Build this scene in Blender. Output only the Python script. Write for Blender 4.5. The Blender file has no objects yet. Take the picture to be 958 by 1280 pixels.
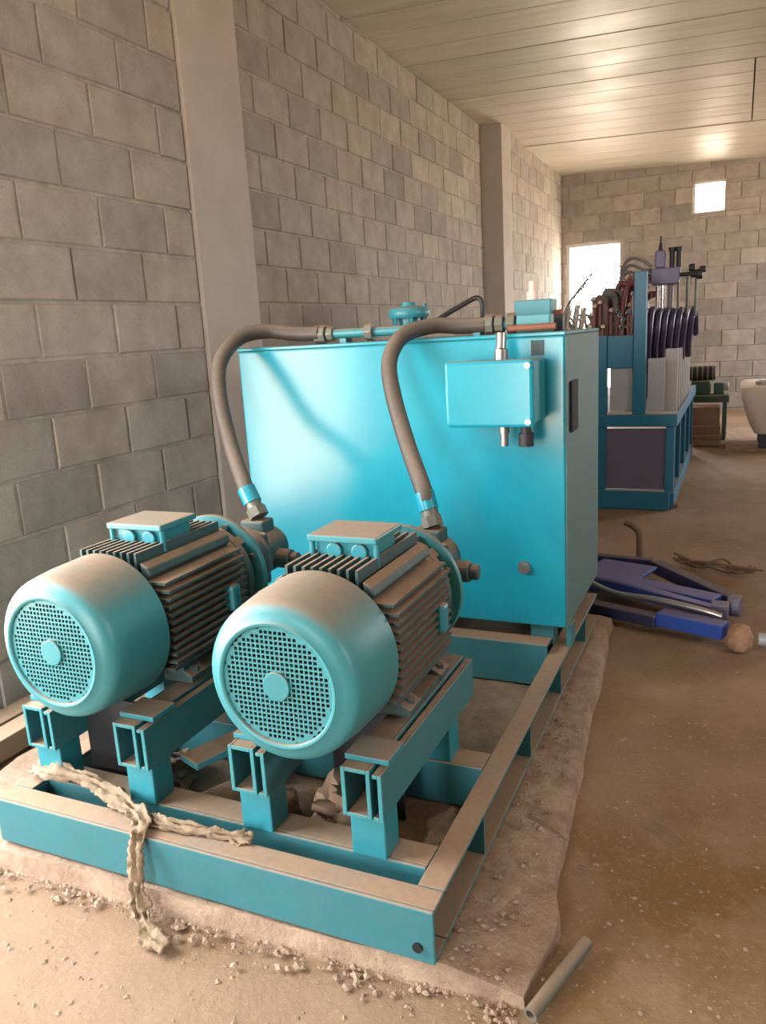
import bpy, bmesh, math, random
from mathutils import Vector, Matrix, noise

random.seed(7)
scene = bpy.context.scene
C = scene.collection
PI = math.pi
R_ = math.radians

# ------------------------------------------------------------------ camera
def camera_axes(yaw, pitch, roll):
    fwd = Vector((-math.sin(yaw)*math.cos(pitch), math.cos(yaw)*math.cos(pitch), -math.sin(pitch)))
    r = Vector((math.cos(yaw), math.sin(yaw), 0))
    d = fwd.cross(r)
    c, s = math.cos(roll), math.sin(roll)
    return c*r+s*d, -s*r+c*d, fwd

EYE = 1.25
cam_data = bpy.data.cameras.new('camera')
cam = bpy.data.objects.new('camera', cam_data)
C.objects.link(cam)
rt, dn, fw = camera_axes(R_(24.63), R_(12.747), R_(3.325))
cam.matrix_world = Matrix(((rt.x, -dn.x, -fw.x, 0), (rt.y, -dn.y, -fw.y, 0), (rt.z, -dn.z, -fw.z, EYE), (0, 0, 0, 1)))
cam_data.sensor_fit = 'VERTICAL'
cam_data.sensor_height = 32.0
cam_data.lens = 32.0*980/1280
cam_data.clip_start = 0.02
scene.camera = cam

# ------------------------------------------------------------------ world, exposure
SKY_STRENGTH = 12.0
world = bpy.data.worlds.new('daylight')
scene.world = world
world.use_nodes = True
wn, wl = world.node_tree.nodes, world.node_tree.links
wn.clear()
w_out = wn.new('ShaderNodeOutputWorld'); w_bg = wn.new('ShaderNodeBackground')
w_tc = wn.new('ShaderNodeTexCoord'); w_sep = wn.new('ShaderNodeSeparateXYZ'); w_ramp = wn.new('ShaderNodeValToRGB')
wl.new(w_tc.outputs['Generated'], w_sep.inputs[0])
w_map = wn.new('ShaderNodeMapRange'); w_map.inputs[1].default_value = -1; w_map.inputs[2].default_value = 1
wl.new(w_sep.outputs['Z'], w_map.inputs[0]); wl.new(w_map.outputs[0], w_ramp.inputs[0])
e = w_ramp.color_ramp.elements
e[0].position = 0.49; e[0].color = (0.84, 0.70, 0.54, 1)      # sunlit sand outside
e[1].position = 0.51; e[1].color = (0.96, 0.98, 1.0, 1)       # hazy white sky
wl.new(w_ramp.outputs[0], w_bg.inputs[0]); w_bg.inputs[1].default_value = SKY_STRENGTH
wl.new(w_bg.outputs[0], w_out.inputs[0])

scene.view_settings.view_transform = 'Standard'
scene.view_settings.look = 'None'
scene.view_settings.gamma = 1
scene.view_settings.use_curve_mapping = False
scene.view_settings.exposure = 0.88
scene.cycles.use_denoising = True
scene.cycles.max_bounces = 10
scene.cycles.diffuse_bounces = 8
scene.cycles.sample_clamp_indirect = 8.0

def portal(name, loc, rot, sx, sy):
    l = bpy.data.lights.new(name, 'AREA'); l.shape = 'RECTANGLE'; l.size = sx; l.size_y = sy
    l.cycles.is_portal = True
    o = bpy.data.objects.new(name, l); o.location = loc; o.rotation_euler = rot; C.objects.link(o)
# openings of the room: (far door, far window, side window, added back door)
FAR_Y = 11.6; BACK_Y = -3.2; RIGHT_X = 4.2; WALL1_X = -2.30; WALL2_X = -2.53; WALL3_X = -2.34
FAR_DOOR = (-2.26, -1.50, 0.0, 2.32)
FAR_WIN = (-0.615, -0.225, 2.55, 2.935)
SIDE_WIN = (0.10, 1.55, 0.30, 2.35)
ADDED_BACK_DOOR = (-1.9, -0.5, 0.0, 2.4)  # unseen doorway, added for fill light
ADDED_RIGHT_WINS = [(0.6, 2.0, 2.0, 2.9), (8.7, 11.3, 0.9, 2.85)]  # unseen windows, added to brighten the far end, walls and ceiling
portal('far_door_daylight', (-1.88, FAR_Y+0.10, 1.16), (-PI/2, 0, 0), 0.76, 2.3)
portal('far_window_daylight', (-0.42, FAR_Y+0.10, 2.74), (-PI/2, 0, 0), 0.39, 0.39)
portal('side_window_daylight', (WALL1_X-0.12, 0.825, 1.325), (0, -PI/2, 0), 2.05, 1.45)
portal('added_back_door_daylight', (-1.2, BACK_Y-0.10, 1.2), (PI/2, 0, 0), 1.4, 2.4)
for _a, _b, _c, _d in ADDED_RIGHT_WINS: portal('added_window_daylight', (RIGHT_X+0.12, (_a+_b)/2, (_c+_d)/2), (0, PI/2, 0), _d-_c, _b-_a)

# ------------------------------------------------------------------ materials
def new_mat(name):
    m = bpy.data.materials.new(name); m.use_nodes = True
    nt = m.node_tree; nt.nodes.clear()
    out = nt.nodes.new('ShaderNodeOutputMaterial'); b = nt.nodes.new('ShaderNodeBsdfPrincipled')
    nt.links.new(b.outputs[0], out.inputs[0])
    return m, nt, b
def N(nt, t, **kw):
    n = nt.nodes.new(t)
    for k, v in kw.items(): setattr(n, k, v)
    return n
def coords(nt, world_space=True):
    if world_space:
        g = N(nt, 'ShaderNodeNewGeometry'); return g.outputs['Position']
    return N(nt, 'ShaderNodeTexCoord').outputs['Object']
def noise_node(nt, vec, scale, detail=4, rough=0.55):
    n = N(nt, 'ShaderNodeTexNoise'); n.inputs['Scale'].default_value = scale
    n.inputs['Detail'].default_value = detail; n.inputs['Roughness'].default_value = rough
    nt.links.new(vec, n.inputs['Vector']); return n.outputs['Fac']
def ramp(nt, fac, stops):
    r = N(nt, 'ShaderNodeValToRGB'); el = r.color_ramp.elements
    while len(el) < len(stops): el.new(0.5)
    for k, (p, c) in enumerate(stops):
        el[k].position = p; el[k].color = (*c, 1) if len(c) == 3 else c
    nt.links.new(fac, r.inputs[0]); return r.outputs[0]
def mix(nt, fac, a, b, mode='MIX'):
    m = N(nt, 'ShaderNodeMix', data_type='RGBA', blend_type=mode)
    if isinstance(fac, float): m.inputs[0].default_value = fac
    else: nt.links.new(fac, m.inputs[0])
    for s, v in ((6, a), (7, b)):
        if isinstance(v, tuple): m.inputs[s].default_value = (*v, 1)
        else: nt.links.new(v, m.inputs[s])
    return m.outputs[2]
def math_n(nt, op, a, b=None, clamp=False):
    m = N(nt, 'ShaderNodeMath', operation=op); m.use_clamp = clamp
    for k, v in enumerate((a, b)):
        if v is None: continue
        if isinstance(v, (int, float)): m.inputs[k].default_value = v
        else: nt.links.new(v, m.inputs[k])
    return m.outputs[0]
def bump(nt, b, height, strength=0.3, dist=0.01):
    n = N(nt, 'ShaderNodeBump'); n.inputs['Strength'].default_value = strength; n.inputs['Distance'].default_value = dist
    nt.links.new(height, n.inputs['Height']); nt.links.new(n.outputs[0], b.inputs['Normal'])

def concrete(name, dark, light, per_object=0.0, scale=9, bstr=0.5, rough=0.92):
    m, nt, b = new_mat(name); v = coords(nt)
    n1 = noise_node(nt, v, scale, 6, 0.6); n2 = noise_node(nt, v, 90, 3, 0.7)
    f = math_n(nt, 'ADD', math_n(nt, 'MULTIPLY', n1, 0.7), math_n(nt, 'MULTIPLY', n2, 0.3))
    col = ramp(nt, f, [(0.36, dark), (0.64, light)])
    if per_object:
        oi = N(nt, 'ShaderNodeObjectInfo')
        tone = ramp(nt, oi.outputs['Random'], [(0.0, (1-per_object,)*3), (0.45, (1, 1, 1)), (0.8, (1.0, 0.98, 0.94)), (1.0, (1+per_object*0.7, 1+per_object*0.62, 1+per_object*0.5))])
        col = mix(nt, 1.0, col, tone, 'MULTIPLY')
    nt.links.new(col, b.inputs['Base Color']); b.inputs['Roughness'].default_value = rough
    bump(nt, b, f, bstr, 0.012)
    return m

DUST = (0.32, 0.21, 0.135)
def painted(name, col, dust=0.8, rough=0.35, dust_col=DUST, lo=0.45, hi=0.85, film=0.06, metal=0.0, bstr=0.12):
    """paint with settled dust on the upward faces and a thin dusty film elsewhere"""
    m, nt, b = new_mat(name); v = coords(nt)
    g = N(nt, 'ShaderNodeNewGeometry'); s = N(nt, 'ShaderNodeSeparateXYZ'); nt.links.new(g.outputs['Normal'], s.inputs[0])
    n = noise_node(nt, v, 7, 5, 0.6); n2 = noise_node(nt, v, 60, 3, 0.6)
    up = N(nt, 'ShaderNodeMapRange', interpolation_type='SMOOTHSTEP'); nt.links.new(s.outputs['Z'], up.inputs[0])
    up.inputs[1].default_value = lo; up.inputs[2].default_value = hi
    k = math_n(nt, 'MULTIPLY', up.outputs[0], math_n(nt, 'ADD', math_n(nt, 'MULTIPLY', n, 0.9), 0.5), True)
    k = math_n(nt, 'MULTIPLY', k, dust)
    k = math_n(nt, 'ADD', k, math_n(nt, 'MULTIPLY', n2, film*2), True)
    tint = mix(nt, n, tuple(c*0.8 for c in col), tuple(min(1, c*1.12) for c in col))
    dcol = mix(nt, n2, tuple(c*0.78 for c in dust_col), tuple(c*1.2 for c in dust_col))
    nt.links.new(mix(nt, k, tint, dcol), b.inputs['Base Color'])
    rr = math_n(nt, 'ADD', math_n(nt, 'MULTIPLY', k, 0.6), rough, True)
    nt.links.new(rr, b.inputs['Roughness'])
    b.inputs['Metallic'].default_value = metal
    bump(nt, b, n2, bstr, 0.003)
    return m
def plain(name, col, rough=0.5, metal=0.0, var=0.15, scale=20, bstr=0.1):
    m, nt, b = new_mat(name); v = coords(nt)
    n = noise_node(nt, v, scale, 5, 0.6)
    nt.links.new(mix(nt, n, tuple(c*(1-var) for c in col), tuple(min(1, c*(1+var)) for c in col)), b.inputs['Base Color'])
    b.inputs['Roughness'].default_value = rough; b.inputs['Metallic'].default_value = metal
    bump(nt, b, n, bstr, 0.006)
    return m

MAT = {}
MAT['block'] = concrete('concrete_block', (0.30, 0.262, 0.226), (0.42, 0.374, 0.33), 0.22, 7, 0.6)
MAT['mortar'] = concrete('mortar', (0.30, 0.26, 0.222), (0.44, 0.39, 0.34), 0, 14, 0.8)
MAT['pillar'] = concrete('cast_concrete', (0.39, 0.342, 0.30), (0.47, 0.418, 0.37), 0, 3, 0.3)
MAT['plaster'] = concrete('plain_wall', (0.26, 0.205, 0.155), (0.38, 0.31, 0.245), 0, 5, 0.4)
MAT['plinth'] = concrete('plinth_concrete', (0.22, 0.14, 0.092), (0.41, 0.295, 0.21), 0, 12, 0.9)
MAT['teal'] = painted('teal_paint', (0.012, 0.245, 0.305), 0.85, 0.32)
MAT['teal_tank'] = painted('teal_tank_paint', (0.008, 0.31, 0.42), 0.75, 0.20, film=0.02, bstr=0.03)
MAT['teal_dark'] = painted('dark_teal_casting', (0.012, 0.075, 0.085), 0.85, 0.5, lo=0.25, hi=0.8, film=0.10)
MAT['teal_frame'] = painted('teal_frame_paint', (0.014, 0.185, 0.225), 0.95, 0.4, lo=0.4, hi=0.8, film=0.08)
MAT['teal_cowl'] = painted('teal_lit_rim_paint', (0.022, 0.25, 0.29), 0.85, 0.36, lo=0.45, hi=1.0, film=0.08)
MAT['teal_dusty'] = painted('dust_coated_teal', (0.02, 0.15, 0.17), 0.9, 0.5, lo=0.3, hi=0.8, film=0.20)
MAT['hose'] = painted('dusty_rubber_hose', (0.042, 0.034, 0.030), 0.7, 0.45, (0.24, 0.185, 0.14), lo=-0.1, hi=1.0, film=0.08)
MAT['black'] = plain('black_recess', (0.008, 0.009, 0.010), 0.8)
MAT['rubber'] = plain('black_rubber', (0.02, 0.02, 0.022), 0.5)
MAT['steel'] = plain('dull_steel', (0.42, 0.40, 0.38), 0.35, 0.9)
MAT['chrome'] = plain('chrome', (0.8, 0.8, 0.8), 0.12, 1.0, 0.05)
MAT['brass'] = painted('dusty_fitting', (0.16, 0.17, 0.14), 0.7, 0.4, metal=0.3)
MAT['blue'] = painted('machine_blue_paint', (0.006, 0.165, 0.29), 0.45, 0.35, film=0.03)
MAT['royal'] = painted('royal_blue_paint', (0.014, 0.07, 0.36), 0.35, 0.32, film=0.04)
MAT['royal_dark'] = painted('dark_blue_paint', (0.012, 0.022, 0.075), 0.3, 0.4, film=0.04)
MAT['violet_sheet'] = painted('grey_violet_sheet', (0.125, 0.125, 0.205), 0.15, 0.4)
MAT['pale_sheet'] = painted('pale_steel_sheet', (0.40, 0.42, 0.47), 0.3, 0.35)
MAT['white_plate'] = painted('whitish_plate', (0.52, 0.50, 0.48), 0.3, 0.4)
MAT['violet'] = plain('violet_hose', (0.055, 0.042, 0.10), 0.35, 0, 0.3)
MAT['violet_light'] = plain('violet_casting', (0.16, 0.14, 0.26), 0.4, 0, 0.2)
MAT['maroon'] = plain('maroon_hose', (0.17, 0.045, 0.055), 0.4, 0, 0.35)
MAT['pink'] = plain('dusty_pink_hose', (0.30, 0.15, 0.14), 0.5, 0, 0.3)
MAT['grey_hose'] = plain('grey_hose', (0.20, 0.18, 0.17), 0.45, 0, 0.3)
MAT['rust'] = plain('rusty_pipe', (0.26, 0.10, 0.055), 0.7, 0.2, 0.4)
MAT['green'] = painted('dark_green_paint', (0.018, 0.085, 0.06), 0.5, 0.4)
MAT['cream'] = plain('cream_sheet', (0.72, 0.62, 0.52), 0.5, 0, 0.08)
MAT['wood'] = painted('old_wood', (0.22, 0.14, 0.085), 0.7, 0.8, (0.42, 0.31, 0.21))
MAT['cardboard'] = plain('brown_timber', (0.26, 0.17, 0.11), 0.85, 0, 0.25)
MAT['cloth'] = plain('dirty_cloth', (0.27, 0.195, 0.125), 0.95, 0, 0.5, 45, 0.9)
MAT['sack'] = plain('dusty_sack', (0.30, 0.20, 0.13), 0.9, 0, 0.4, 18, 0.6)
MAT['twig'] = plain('dry_twig', (0.16, 0.10, 0.06), 0.9, 0, 0.3)
MAT['orange'] = plain('orange_brown_block', (0.33, 0.19, 0.11), 0.8, 0, 0.25)
MAT['frame_white'] = plain('window_frame', (0.6, 0.58, 0.55), 0.5)

def floor_material():
    m, nt, b = new_mat('dirt_floor'); v = coords(nt)
    big = noise_node(nt, v, 0.9, 5, 0.55); mid = noise_node(nt, v, 5, 6, 0.6); fine = noise_node(nt, v, 38, 5, 0.7)
    base = ramp(nt, big, [(0.36, (0.20, 0.118, 0.052)), (0.50, (0.245, 0.155, 0.092)), (0.64, (0.285, 0.187, 0.120))])
    # damp ochre patch beside the plinth
    d1 = N(nt, 'ShaderNodeVectorMath', operation='DISTANCE'); nt.links.new(v, d1.inputs[0]); d1.inputs[1].default_value = (0.02, 1.62, 0)
    dd = math_n(nt, 'ADD', d1.outputs['Value'], math_n(nt, 'MULTIPLY', noise_node(nt, v, 2.6, 5, 0.6), 0.9))
    base = mix(nt, ramp(nt, dd, [(0.60, (1, 1, 1)), (0.95, (0, 0, 0))]), base, (0.195, 0.110, 0.036))
    c2 = mix(nt, ramp(nt, mid, [(0.48, (0, 0, 0)), (0.78, (0.8, 0.8, 0.8))]), base, (0.32, 0.212, 0.134))
    c3 = mix(nt, ramp(nt, fine, [(0.55, (0, 0, 0)), (0.78, (0.7, 0.7, 0.7))]), c2, (0.345, 0.235, 0.152))
    fl = noise_node(nt, v, 95, 3, 0.8)
    c3 = mix(nt, ramp(nt, fl, [(0.60, (0, 0, 0)), (0.70, (0.75, 0.75, 0.75))]), c3, (0.40, 0.29, 0.195))
    nt.links.new(c3, b.inputs['Base Color']); b.inputs['Roughness'].default_value = 0.9
    h = math_n(nt, 'ADD', math_n(nt, 'MULTIPLY', mid, 0.5), math_n(nt, 'MULTIPLY', fine, 0.5))
    bump(nt, b, h, 0.75, 0.010)
    return m
MAT['floor'] = floor_material()

def ceiling_material():
    m, nt, b = new_mat('ceiling_sheet'); v = coords(nt)
    mp = N(nt, 'ShaderNodeMapping'); mp.inputs['Scale'].default_value = (0.6, 5.0, 1); nt.links.new(v, mp.inputs[0])
    n = noise_node(nt, mp.outputs[0], 2.2, 6, 0.65); n2 = noise_node(nt, v, 1.1, 4, 0.6)
    c = ramp(nt, n, [(0.3, (0.50, 0.445, 0.38)), (0.7, (0.64, 0.58, 0.50))])
    oi = N(nt, 'ShaderNodeObjectInfo')
    c = mix(nt, 1.0, c, ramp(nt, oi.outputs['Random'], [(0, (0.9, 0.9, 0.88)), (1, (1.06, 1.05, 1.03))]), 'MULTIPLY')
    nt.links.new(c, b.inputs['Base Color'])
    nt.links.new(ramp(nt, n2, [(0.3, (0.36,)*3), (0.7, (0.56,)*3)]), b.inputs['Roughness'])
    bump(nt, b, n, 0.18, 0.02)
    return m
MAT['ceiling'] = ceiling_material()

# ------------------------------------------------------------------ mesh helpers
class MB:
    """collects shapes, then links them as one mesh object"""
    def __init__(self): self.v = []; self.f = []
    def add(self, verts, faces):
        b = len(self.v); self.v += [tuple(p) for p in verts]; self.f += [tuple(b+i for i in f) for f in faces]
        return self
    def box(self, x0, x1, y0, y1, z0, z1):
        vs = [(x, y, z) for z in (z0, z1) for y in (y0, y1) for x in (x0, x1)]
        return self.add(vs, [(0, 2, 3, 1), (4, 5, 7, 6), (0, 1, 5, 4), (2, 6, 7, 3), (0, 4, 6, 2), (1, 3, 7, 5)])
    def bar(self, a, b, w, h, up=(0, 0, 1)):
        a, b = Vector(a), Vector(b); d = (b-a).normalized(); u = Vector(up)
        s = d.cross(u)
        if s.length < 1e-4: s = d.cross(Vector((1, 0, 0)))
        s.normalize(); u = s.cross(d).normalized()
        vs = [p+s*i*w/2+u*j*h/2 for p in (a, b) for j in (-1, 1) for i in (-1, 1)]
        return self.add(vs, [(0, 2, 3, 1), (4, 5, 7, 6), (0, 1, 5, 4), (2, 6, 7, 3), (0, 4, 6, 2), (1, 3, 7, 5)])
    def cyl(self, a, b, r, n=20, r2=None, caps=True):
        a, b = Vector(a), Vector(b); d = (b-a).normalized(); r2 = r if r2 is None else r2
        s = d.orthogonal().normalized(); t = d.cross(s)
        vs = []
        for p, rr in ((a, r), (b, r2)):
            vs += [p+(s*math.cos(2*PI*k/n)+t*math.sin(2*PI*k/n))*rr for k in range(n)]
        fs = [(k, (k+1) % n, n+(k+1) % n, n+k) for k in range(n)]
        if caps: fs += [tuple(range(n-1, -1, -1)), tuple(range(n, 2*n))]
        return self.add(vs, fs)
    def lathe(self, prof, c=(0, 0, 0), n=48, closed=False):
        """profile of (radius, y) turned about the Y axis"""
        m = len(prof); vs = []
        for k in range(n):
            a = 2*PI*k/n
            vs += [(c[0]+r*math.cos(a), c[1]+y, c[2]+r*math.sin(a)) for r, y in prof]
        fs = []
        for k in range(n):
            k2 = (k+1) % n
            for j in range(m if closed else m-1):
                j2 = (j+1) % m
                fs.append((k*m+j, k2*m+j, k2*m+j2, k*m+j2))
        return self.add(vs, fs)
    def lathe_z(self, prof, c=(0, 0, 0), n=24):
        m = len(prof); vs = []
        for k in range(n):
            a = 2*PI*k/n
            vs += [(c[0]+r*math.cos(a), c[1]+r*math.sin(a), c[2]+z) for r, z in prof]
        fs = [(k*m+j, ((k+1) % n)*m+j, ((k+1) % n)*m+j+1, k*m+j+1) for k in range(n) for j in range(m-1)]
        return self.add(vs, fs)
    def tube(self, pts, r, n=10, sub=8, radii=None, flat=1.0):
        P = smooth_path(pts, sub) if sub > 1 else [Vector(p) for p in pts]
        m = len(P); ref = None; vs = []
        for k, p in enumerate(P):
            d = (P[min(k+1, m-1)]-P[max(k-1, 0)]).normalized()
            if ref is None: ref = d.orthogonal().normalized()
            s = (ref-d*ref.dot(d)); s.normalize(); ref = s; t = d.cross(s)
            rr = r if radii is None else radii(k/(m-1))
            vs += [p+(s*math.cos(2*PI*j/n)+t*math.sin(2*PI*j/n)*flat)*rr for j in range(n)]
        fs = [(k*n+j, k*n+(j+1) % n, (k+1)*n+(j+1) % n, (k+1)*n+j) for k in range(m-1) for j in range(n)]
        fs += [tuple(range(n-1, -1, -1)), tuple(range((m-1)*n, m*n))]
        return self.add(vs, fs)
    def prism(self, poly, axis, a0, a1):
        """poly of 2-D points extruded along axis 0/1/2"""
        n = len(poly); vs = []
        for a in (a0, a1):
            for u, w in poly:
                vs.append({0: (a, u, w), 1: (u, a, w), 2: (u, w, a)}[axis])
        fs = [(k, (k+1) % n, n+(k+1) % n, n+k) for k in range(n)]
        return self.add(vs, fs+[tuple(range(n-1, -1, -1)), tuple(range(n, 2*n))])
    def mesh(self, name, material, smooth=None):
        me = bpy.data.meshes.new(name); me.from_pydata(self.v, [], self.f)
        bm = bmesh.new(); bm.from_mesh(me); bmesh.ops.recalc_face_normals(bm, faces=bm.faces); bm.to_mesh(me); bm.free()
        if smooth:
            for p in me.polygons: p.use_smooth = True
            me.set_sharp_from_angle(angle=R_(smooth))
        me.materials.append(MAT[material])
        return me
    def build(self, name, material, parent=None, bevel=0, smooth=None):
        return link(name, self.mesh(name, material, smooth), parent, bevel)
def link(name, me, parent=None, bevel=0):
    o = bpy.data.objects.new(name, me); C.objects.link(o)
    if parent is not None: o.parent = parent
    if bevel:
        b = o.modifiers.new('bevel', 'BEVEL'); b.width = bevel; b.segments = 2; b.limit_method = 'ANGLE'; b.angle_limit = R_(40)
    return o
def smooth_path(pts, sub):
    P = [Vector(p) for p in pts]
    Q = [P[0]*2-P[1]]+P+[P[-1]*2-P[-2]]; out = []
    for k in range(1, len(Q)-2):
        a, b, c, d = Q[k-1:k+3]
        for j in range(sub):
            t = j/sub
            out.append(0.5*((2*b)+(c-a)*t+(2*a-5*b+4*c-d)*t*t+(3*b-a-3*c+d)*t**3))
    return out+[P[-1]]
def tag(o, label, cat=None, group=None, kind=None):
    o['label'] = label
    if cat: o['category'] = cat
    if group: o['group'] = group
    if kind: o['kind'] = kind
    return o
def thing(name, label, cat, loc=(0, 0, 0), rotz=0, group=None):
    o = bpy.data.objects.new(name, None); C.objects.link(o); o.empty_display_size = 0.1
    o.location = loc; o.rotation_euler = (0, 0, rotz)
    return tag(o, label, cat, group)
def copy_tree(o, parent=None):
    c = o.copy(); C.objects.link(c); c.parent = parent
    for ch in list(o.children): copy_tree(ch, c)
    return c
def struct(o, label):
    o['kind'] = 'structure'; o['label'] = label
    return o
def rng(a, b): return random.uniform(a, b)

# ------------------------------------------------------------------ floor
PL = [(-1.98, 1.15), (-0.727, 1.185), (-0.315, 1.205), (-0.300, 1.36), (-0.335, 1.65), (-0.385, 2.3), (-0.44, 3.2), (-1.98, 3.25)]
def floor_height(x, y):
    h = 0.010*noise.noise((x*1.3, y*1.3, 0.3))+0.006*noise.noise((x*5, y*5, 2.0))+0.003*noise.noise((x*17, y*17, 5.0))
    return h-0.008
def floor_mesh():
    xs = [-2.75+0.05*k for k in range(0, 70)]; x = xs[-1]
    while x < RIGHT_X+0.2: x += 0.25; xs.append(x)
    ys = []; y = BACK_Y-0.2
    while y < 0.6: ys.append(y); y += 0.3
    while y < 4.6: ys.append(y); y += 0.04
    while y < FAR_Y+0.4: ys.append(y); y += 0.15
    m = MB(); nx = len(xs)
    m.add([(a, b, floor_height(a, b)) for b in ys for a in xs],
          [(j*nx+i, j*nx+i+1, (j+1)*nx+i+1, (j+1)*nx+i) for j in range(len(ys)-1) for i in range(nx-1)])
    return struct(m.build('floor', 'floor', smooth=60), 'brown dirt floor of loose sand and dried mud')
floor = floor_mesh()

# ------------------------------------------------------------------ walls of concrete blocks
COURSE, BLK, JOINT = 0.205, 0.395, 0.011
def split_rect(rect, holes):
    out = [rect]
    for h in holes:
        nxt = []
        for (a0, a1, z0, z1) in out:
            if a1 <= h[0] or a0 >= h[1] or z1 <= h[2] or z0 >= h[3]: nxt.append((a0, a1, z0, z1)); continue
            if z0 < h[2]: nxt.append((a0, a1, z0, h[2]))
            if z1 > h[3]: nxt.append((a0, a1, h[3], z1))
            zz0, zz1 = max(z0, h[2]), min(z1, h[3])
            if a0 < h[0]: nxt.append((a0, h[0], zz0, zz1))
            if a1 > h[1]: nxt.append((h[1], a1, zz0, zz1))
        out = nxt
    return [r for r in out if r[1]-r[0] > 0.04 and r[3]-r[2] > 0.03]
def block_mesh(w, h):
    # local: u along X, outward = -Y, z up, origin at the lower left; front stands 7 mm proud of the mortar
    c = 0.005; p = 0.008; m = MB()
    def ring(y, i): return [(i+rng(0, .002), y, i+rng(0, .002)), (w-i-rng(0, .002), y, i+rng(0, .002)), (w-i-rng(0, .002), y, h-i-rng(0, .002)), (i+rng(0, .002), y, h-i-rng(0, .002))]
    vs = ring(0.05, 0)+ring(-p+c, 0)+ring(-p, c)
    fs = [(k, (k+1) % 4, 4+(k+1) % 4, 4+k) for k in range(4)]+[(4+k, 4+(k+1) % 4, 8+(k+1) % 4, 8+k) for k in range(4)]+[(8, 9, 10, 11), (3, 2, 1, 0)]
    m.add(vs, fs)
    return m.mesh('block', 'block')
FULL = [block_mesh(BLK-JOINT, COURSE-JOINT) for _ in range(6)]
def lay_blocks(wall, origin, angle, length, top, holes=(), start=0.0, z_shift=0.0, thr=0.0):
    """origin: mortar face start; angle: direction of u about Z (outward is u rotated by -90 deg)"""
    nrow = int(math.ceil((top-z_shift)/COURSE)); ca, sa = math.cos(angle), math.sin(angle)
    for r in range(nrow):
        z0 = z_shift+r*COURSE
        u = start-(BLK/2 if r % 2 else 0)+rng(-.02, .02)
        while u < length-0.03:
            a0, a1 = max(u, 0), min(u+BLK, length)
            if a1-a0 > 0.05:
                for rc in split_rect((a0, a1, z0, min(z0+COURSE, top)), holes):
                    w, h = rc[1]-rc[0]-JOINT, rc[3]-rc[2]-JOINT
                    full = abs(w-(BLK-JOINT)) < 1e-4 and abs(h-(COURSE-JOINT)) < 1e-4
                    me = random.choice(FULL) if full else block_mesh(w, max(h, 0.02))
                    o = link('block', me, wall)
                    uu, zz = rc[0]+JOINT/2, rc[2]+JOINT/2
                    pr = rng(-0.0025, 0.003)
                    o.location = (origin[0]+ca*uu+sa*pr, origin[1]+sa*uu-ca*pr, zz); o.rotation_euler = (0, 0, angle+rng(-.003, .003))
            u += BLK
TOPZ = 3.62
def slab_with_holes(axis, pos, thick, a0, a1, z0, z1, holes):
    """wall slab; axis 0: plane X=pos running in Y, axis 1: plane Y=pos running in X"""
    m = MB(); av = sorted({a0, a1, *[h[0] for h in holes], *[h[1] for h in holes]}); zv = sorted({z0, z1, *[h[2] for h in holes], *[h[3] for h in holes]})
    rects = []
    for i in range(len(av)-1):
        run = None
        for j in range(len(zv)-1):
            ac, zc = (av[i]+av[i+1])/2, (zv[j]+zv[j+1])/2
            if any(h[0] < ac < h[1] and h[2] < zc < h[3] for h in holes):
                if run: rects.append((av[i], av[i+1], *run)); run = None
            else: run = (run[0] if run else zv[j], zv[j+1])
        if run: rects.append((av[i], av[i+1], *run))
    for (p, q, s, t) in rects:
        if axis == 0: m.box(min(pos, pos+thick), max(pos, pos+thick), p, q, s, t)
        else: m.box(p, q, min(pos, pos+thick), max(pos, pos+thick), s, t)
    return m
P1 = (3.13, 3.60); P2 = (8.45, 8.82)
w = struct(slab_with_holes(0, WALL1_X-0.015, -0.2, BACK_Y-0.2, P1[0]+0.02, -0.2, TOPZ, [SIDE_WIN]).build('wall_left', 'mortar'), 'bare concrete block wall beside the two motors')
lay_blocks(w, (WALL1_X-0.015, 1.56, 0), PI/2, P1[0]-1.56, 3.5, [], 0.19, 0.0)
w = struct(slab_with_holes(0, WALL2_X, -0.2, P1[1]-0.05, P2[0]+0.02, -0.2, TOPZ, []).build('wall_left_middle', 'mortar'), 'recessed concrete block wall between the two concrete pillars')
lay_blocks(w, (WALL2_X, P1[1], 0), PI/2, P2[0]-P1[1], 3.42, [], 0.09, 0.03)
w = struct(slab_with_holes(0, WALL3_X, -0.2, P2[1]-0.05, FAR_Y+0.2, -0.2, TOPZ, []).build('wall_left_far', 'mortar'), 'short block wall between the far pillar and the doorway')
lay_blocks(w, (WALL3_X, P2[1], 0), PI/2, FAR_Y-P2[1], 3.36, [], 0.15, 0.02)
w = struct(slab_with_holes(1, FAR_Y, 0.2, WALL3_X-0.05, RIGHT_X+0.2, -0.2, TOPZ, [FAR_DOOR, FAR_WIN]).build('wall_far', 'mortar'), 'far end block wall with doorway and small square window')
lay_blocks(w, (WALL3_X+0.03, FAR_Y, 0), 0, 3.7, 3.36, [(h[0]-(WALL3_X+0.03), h[1]-(WALL3_X+0.03), h[2], h[3]) for h in (FAR_DOOR, FAR_WIN)], 0.1, 0.02)
struct(slab_with_holes(1, BACK_Y, -0.2, WALL2_X-0.2, RIGHT_X+0.2, -0.2, TOPZ, [ADDED_BACK_DOOR]).build('wall_back', 'plaster'), 'plain wall with wide added doorway behind the viewer')
struct(slab_with_holes(0, RIGHT_X, 0.2, BACK_Y, FAR_Y, -0.2, TOPZ, ADDED_RIGHT_WINS).build('wall_right', 'plaster'), 'plain wall along the other side of the hall')

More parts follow.
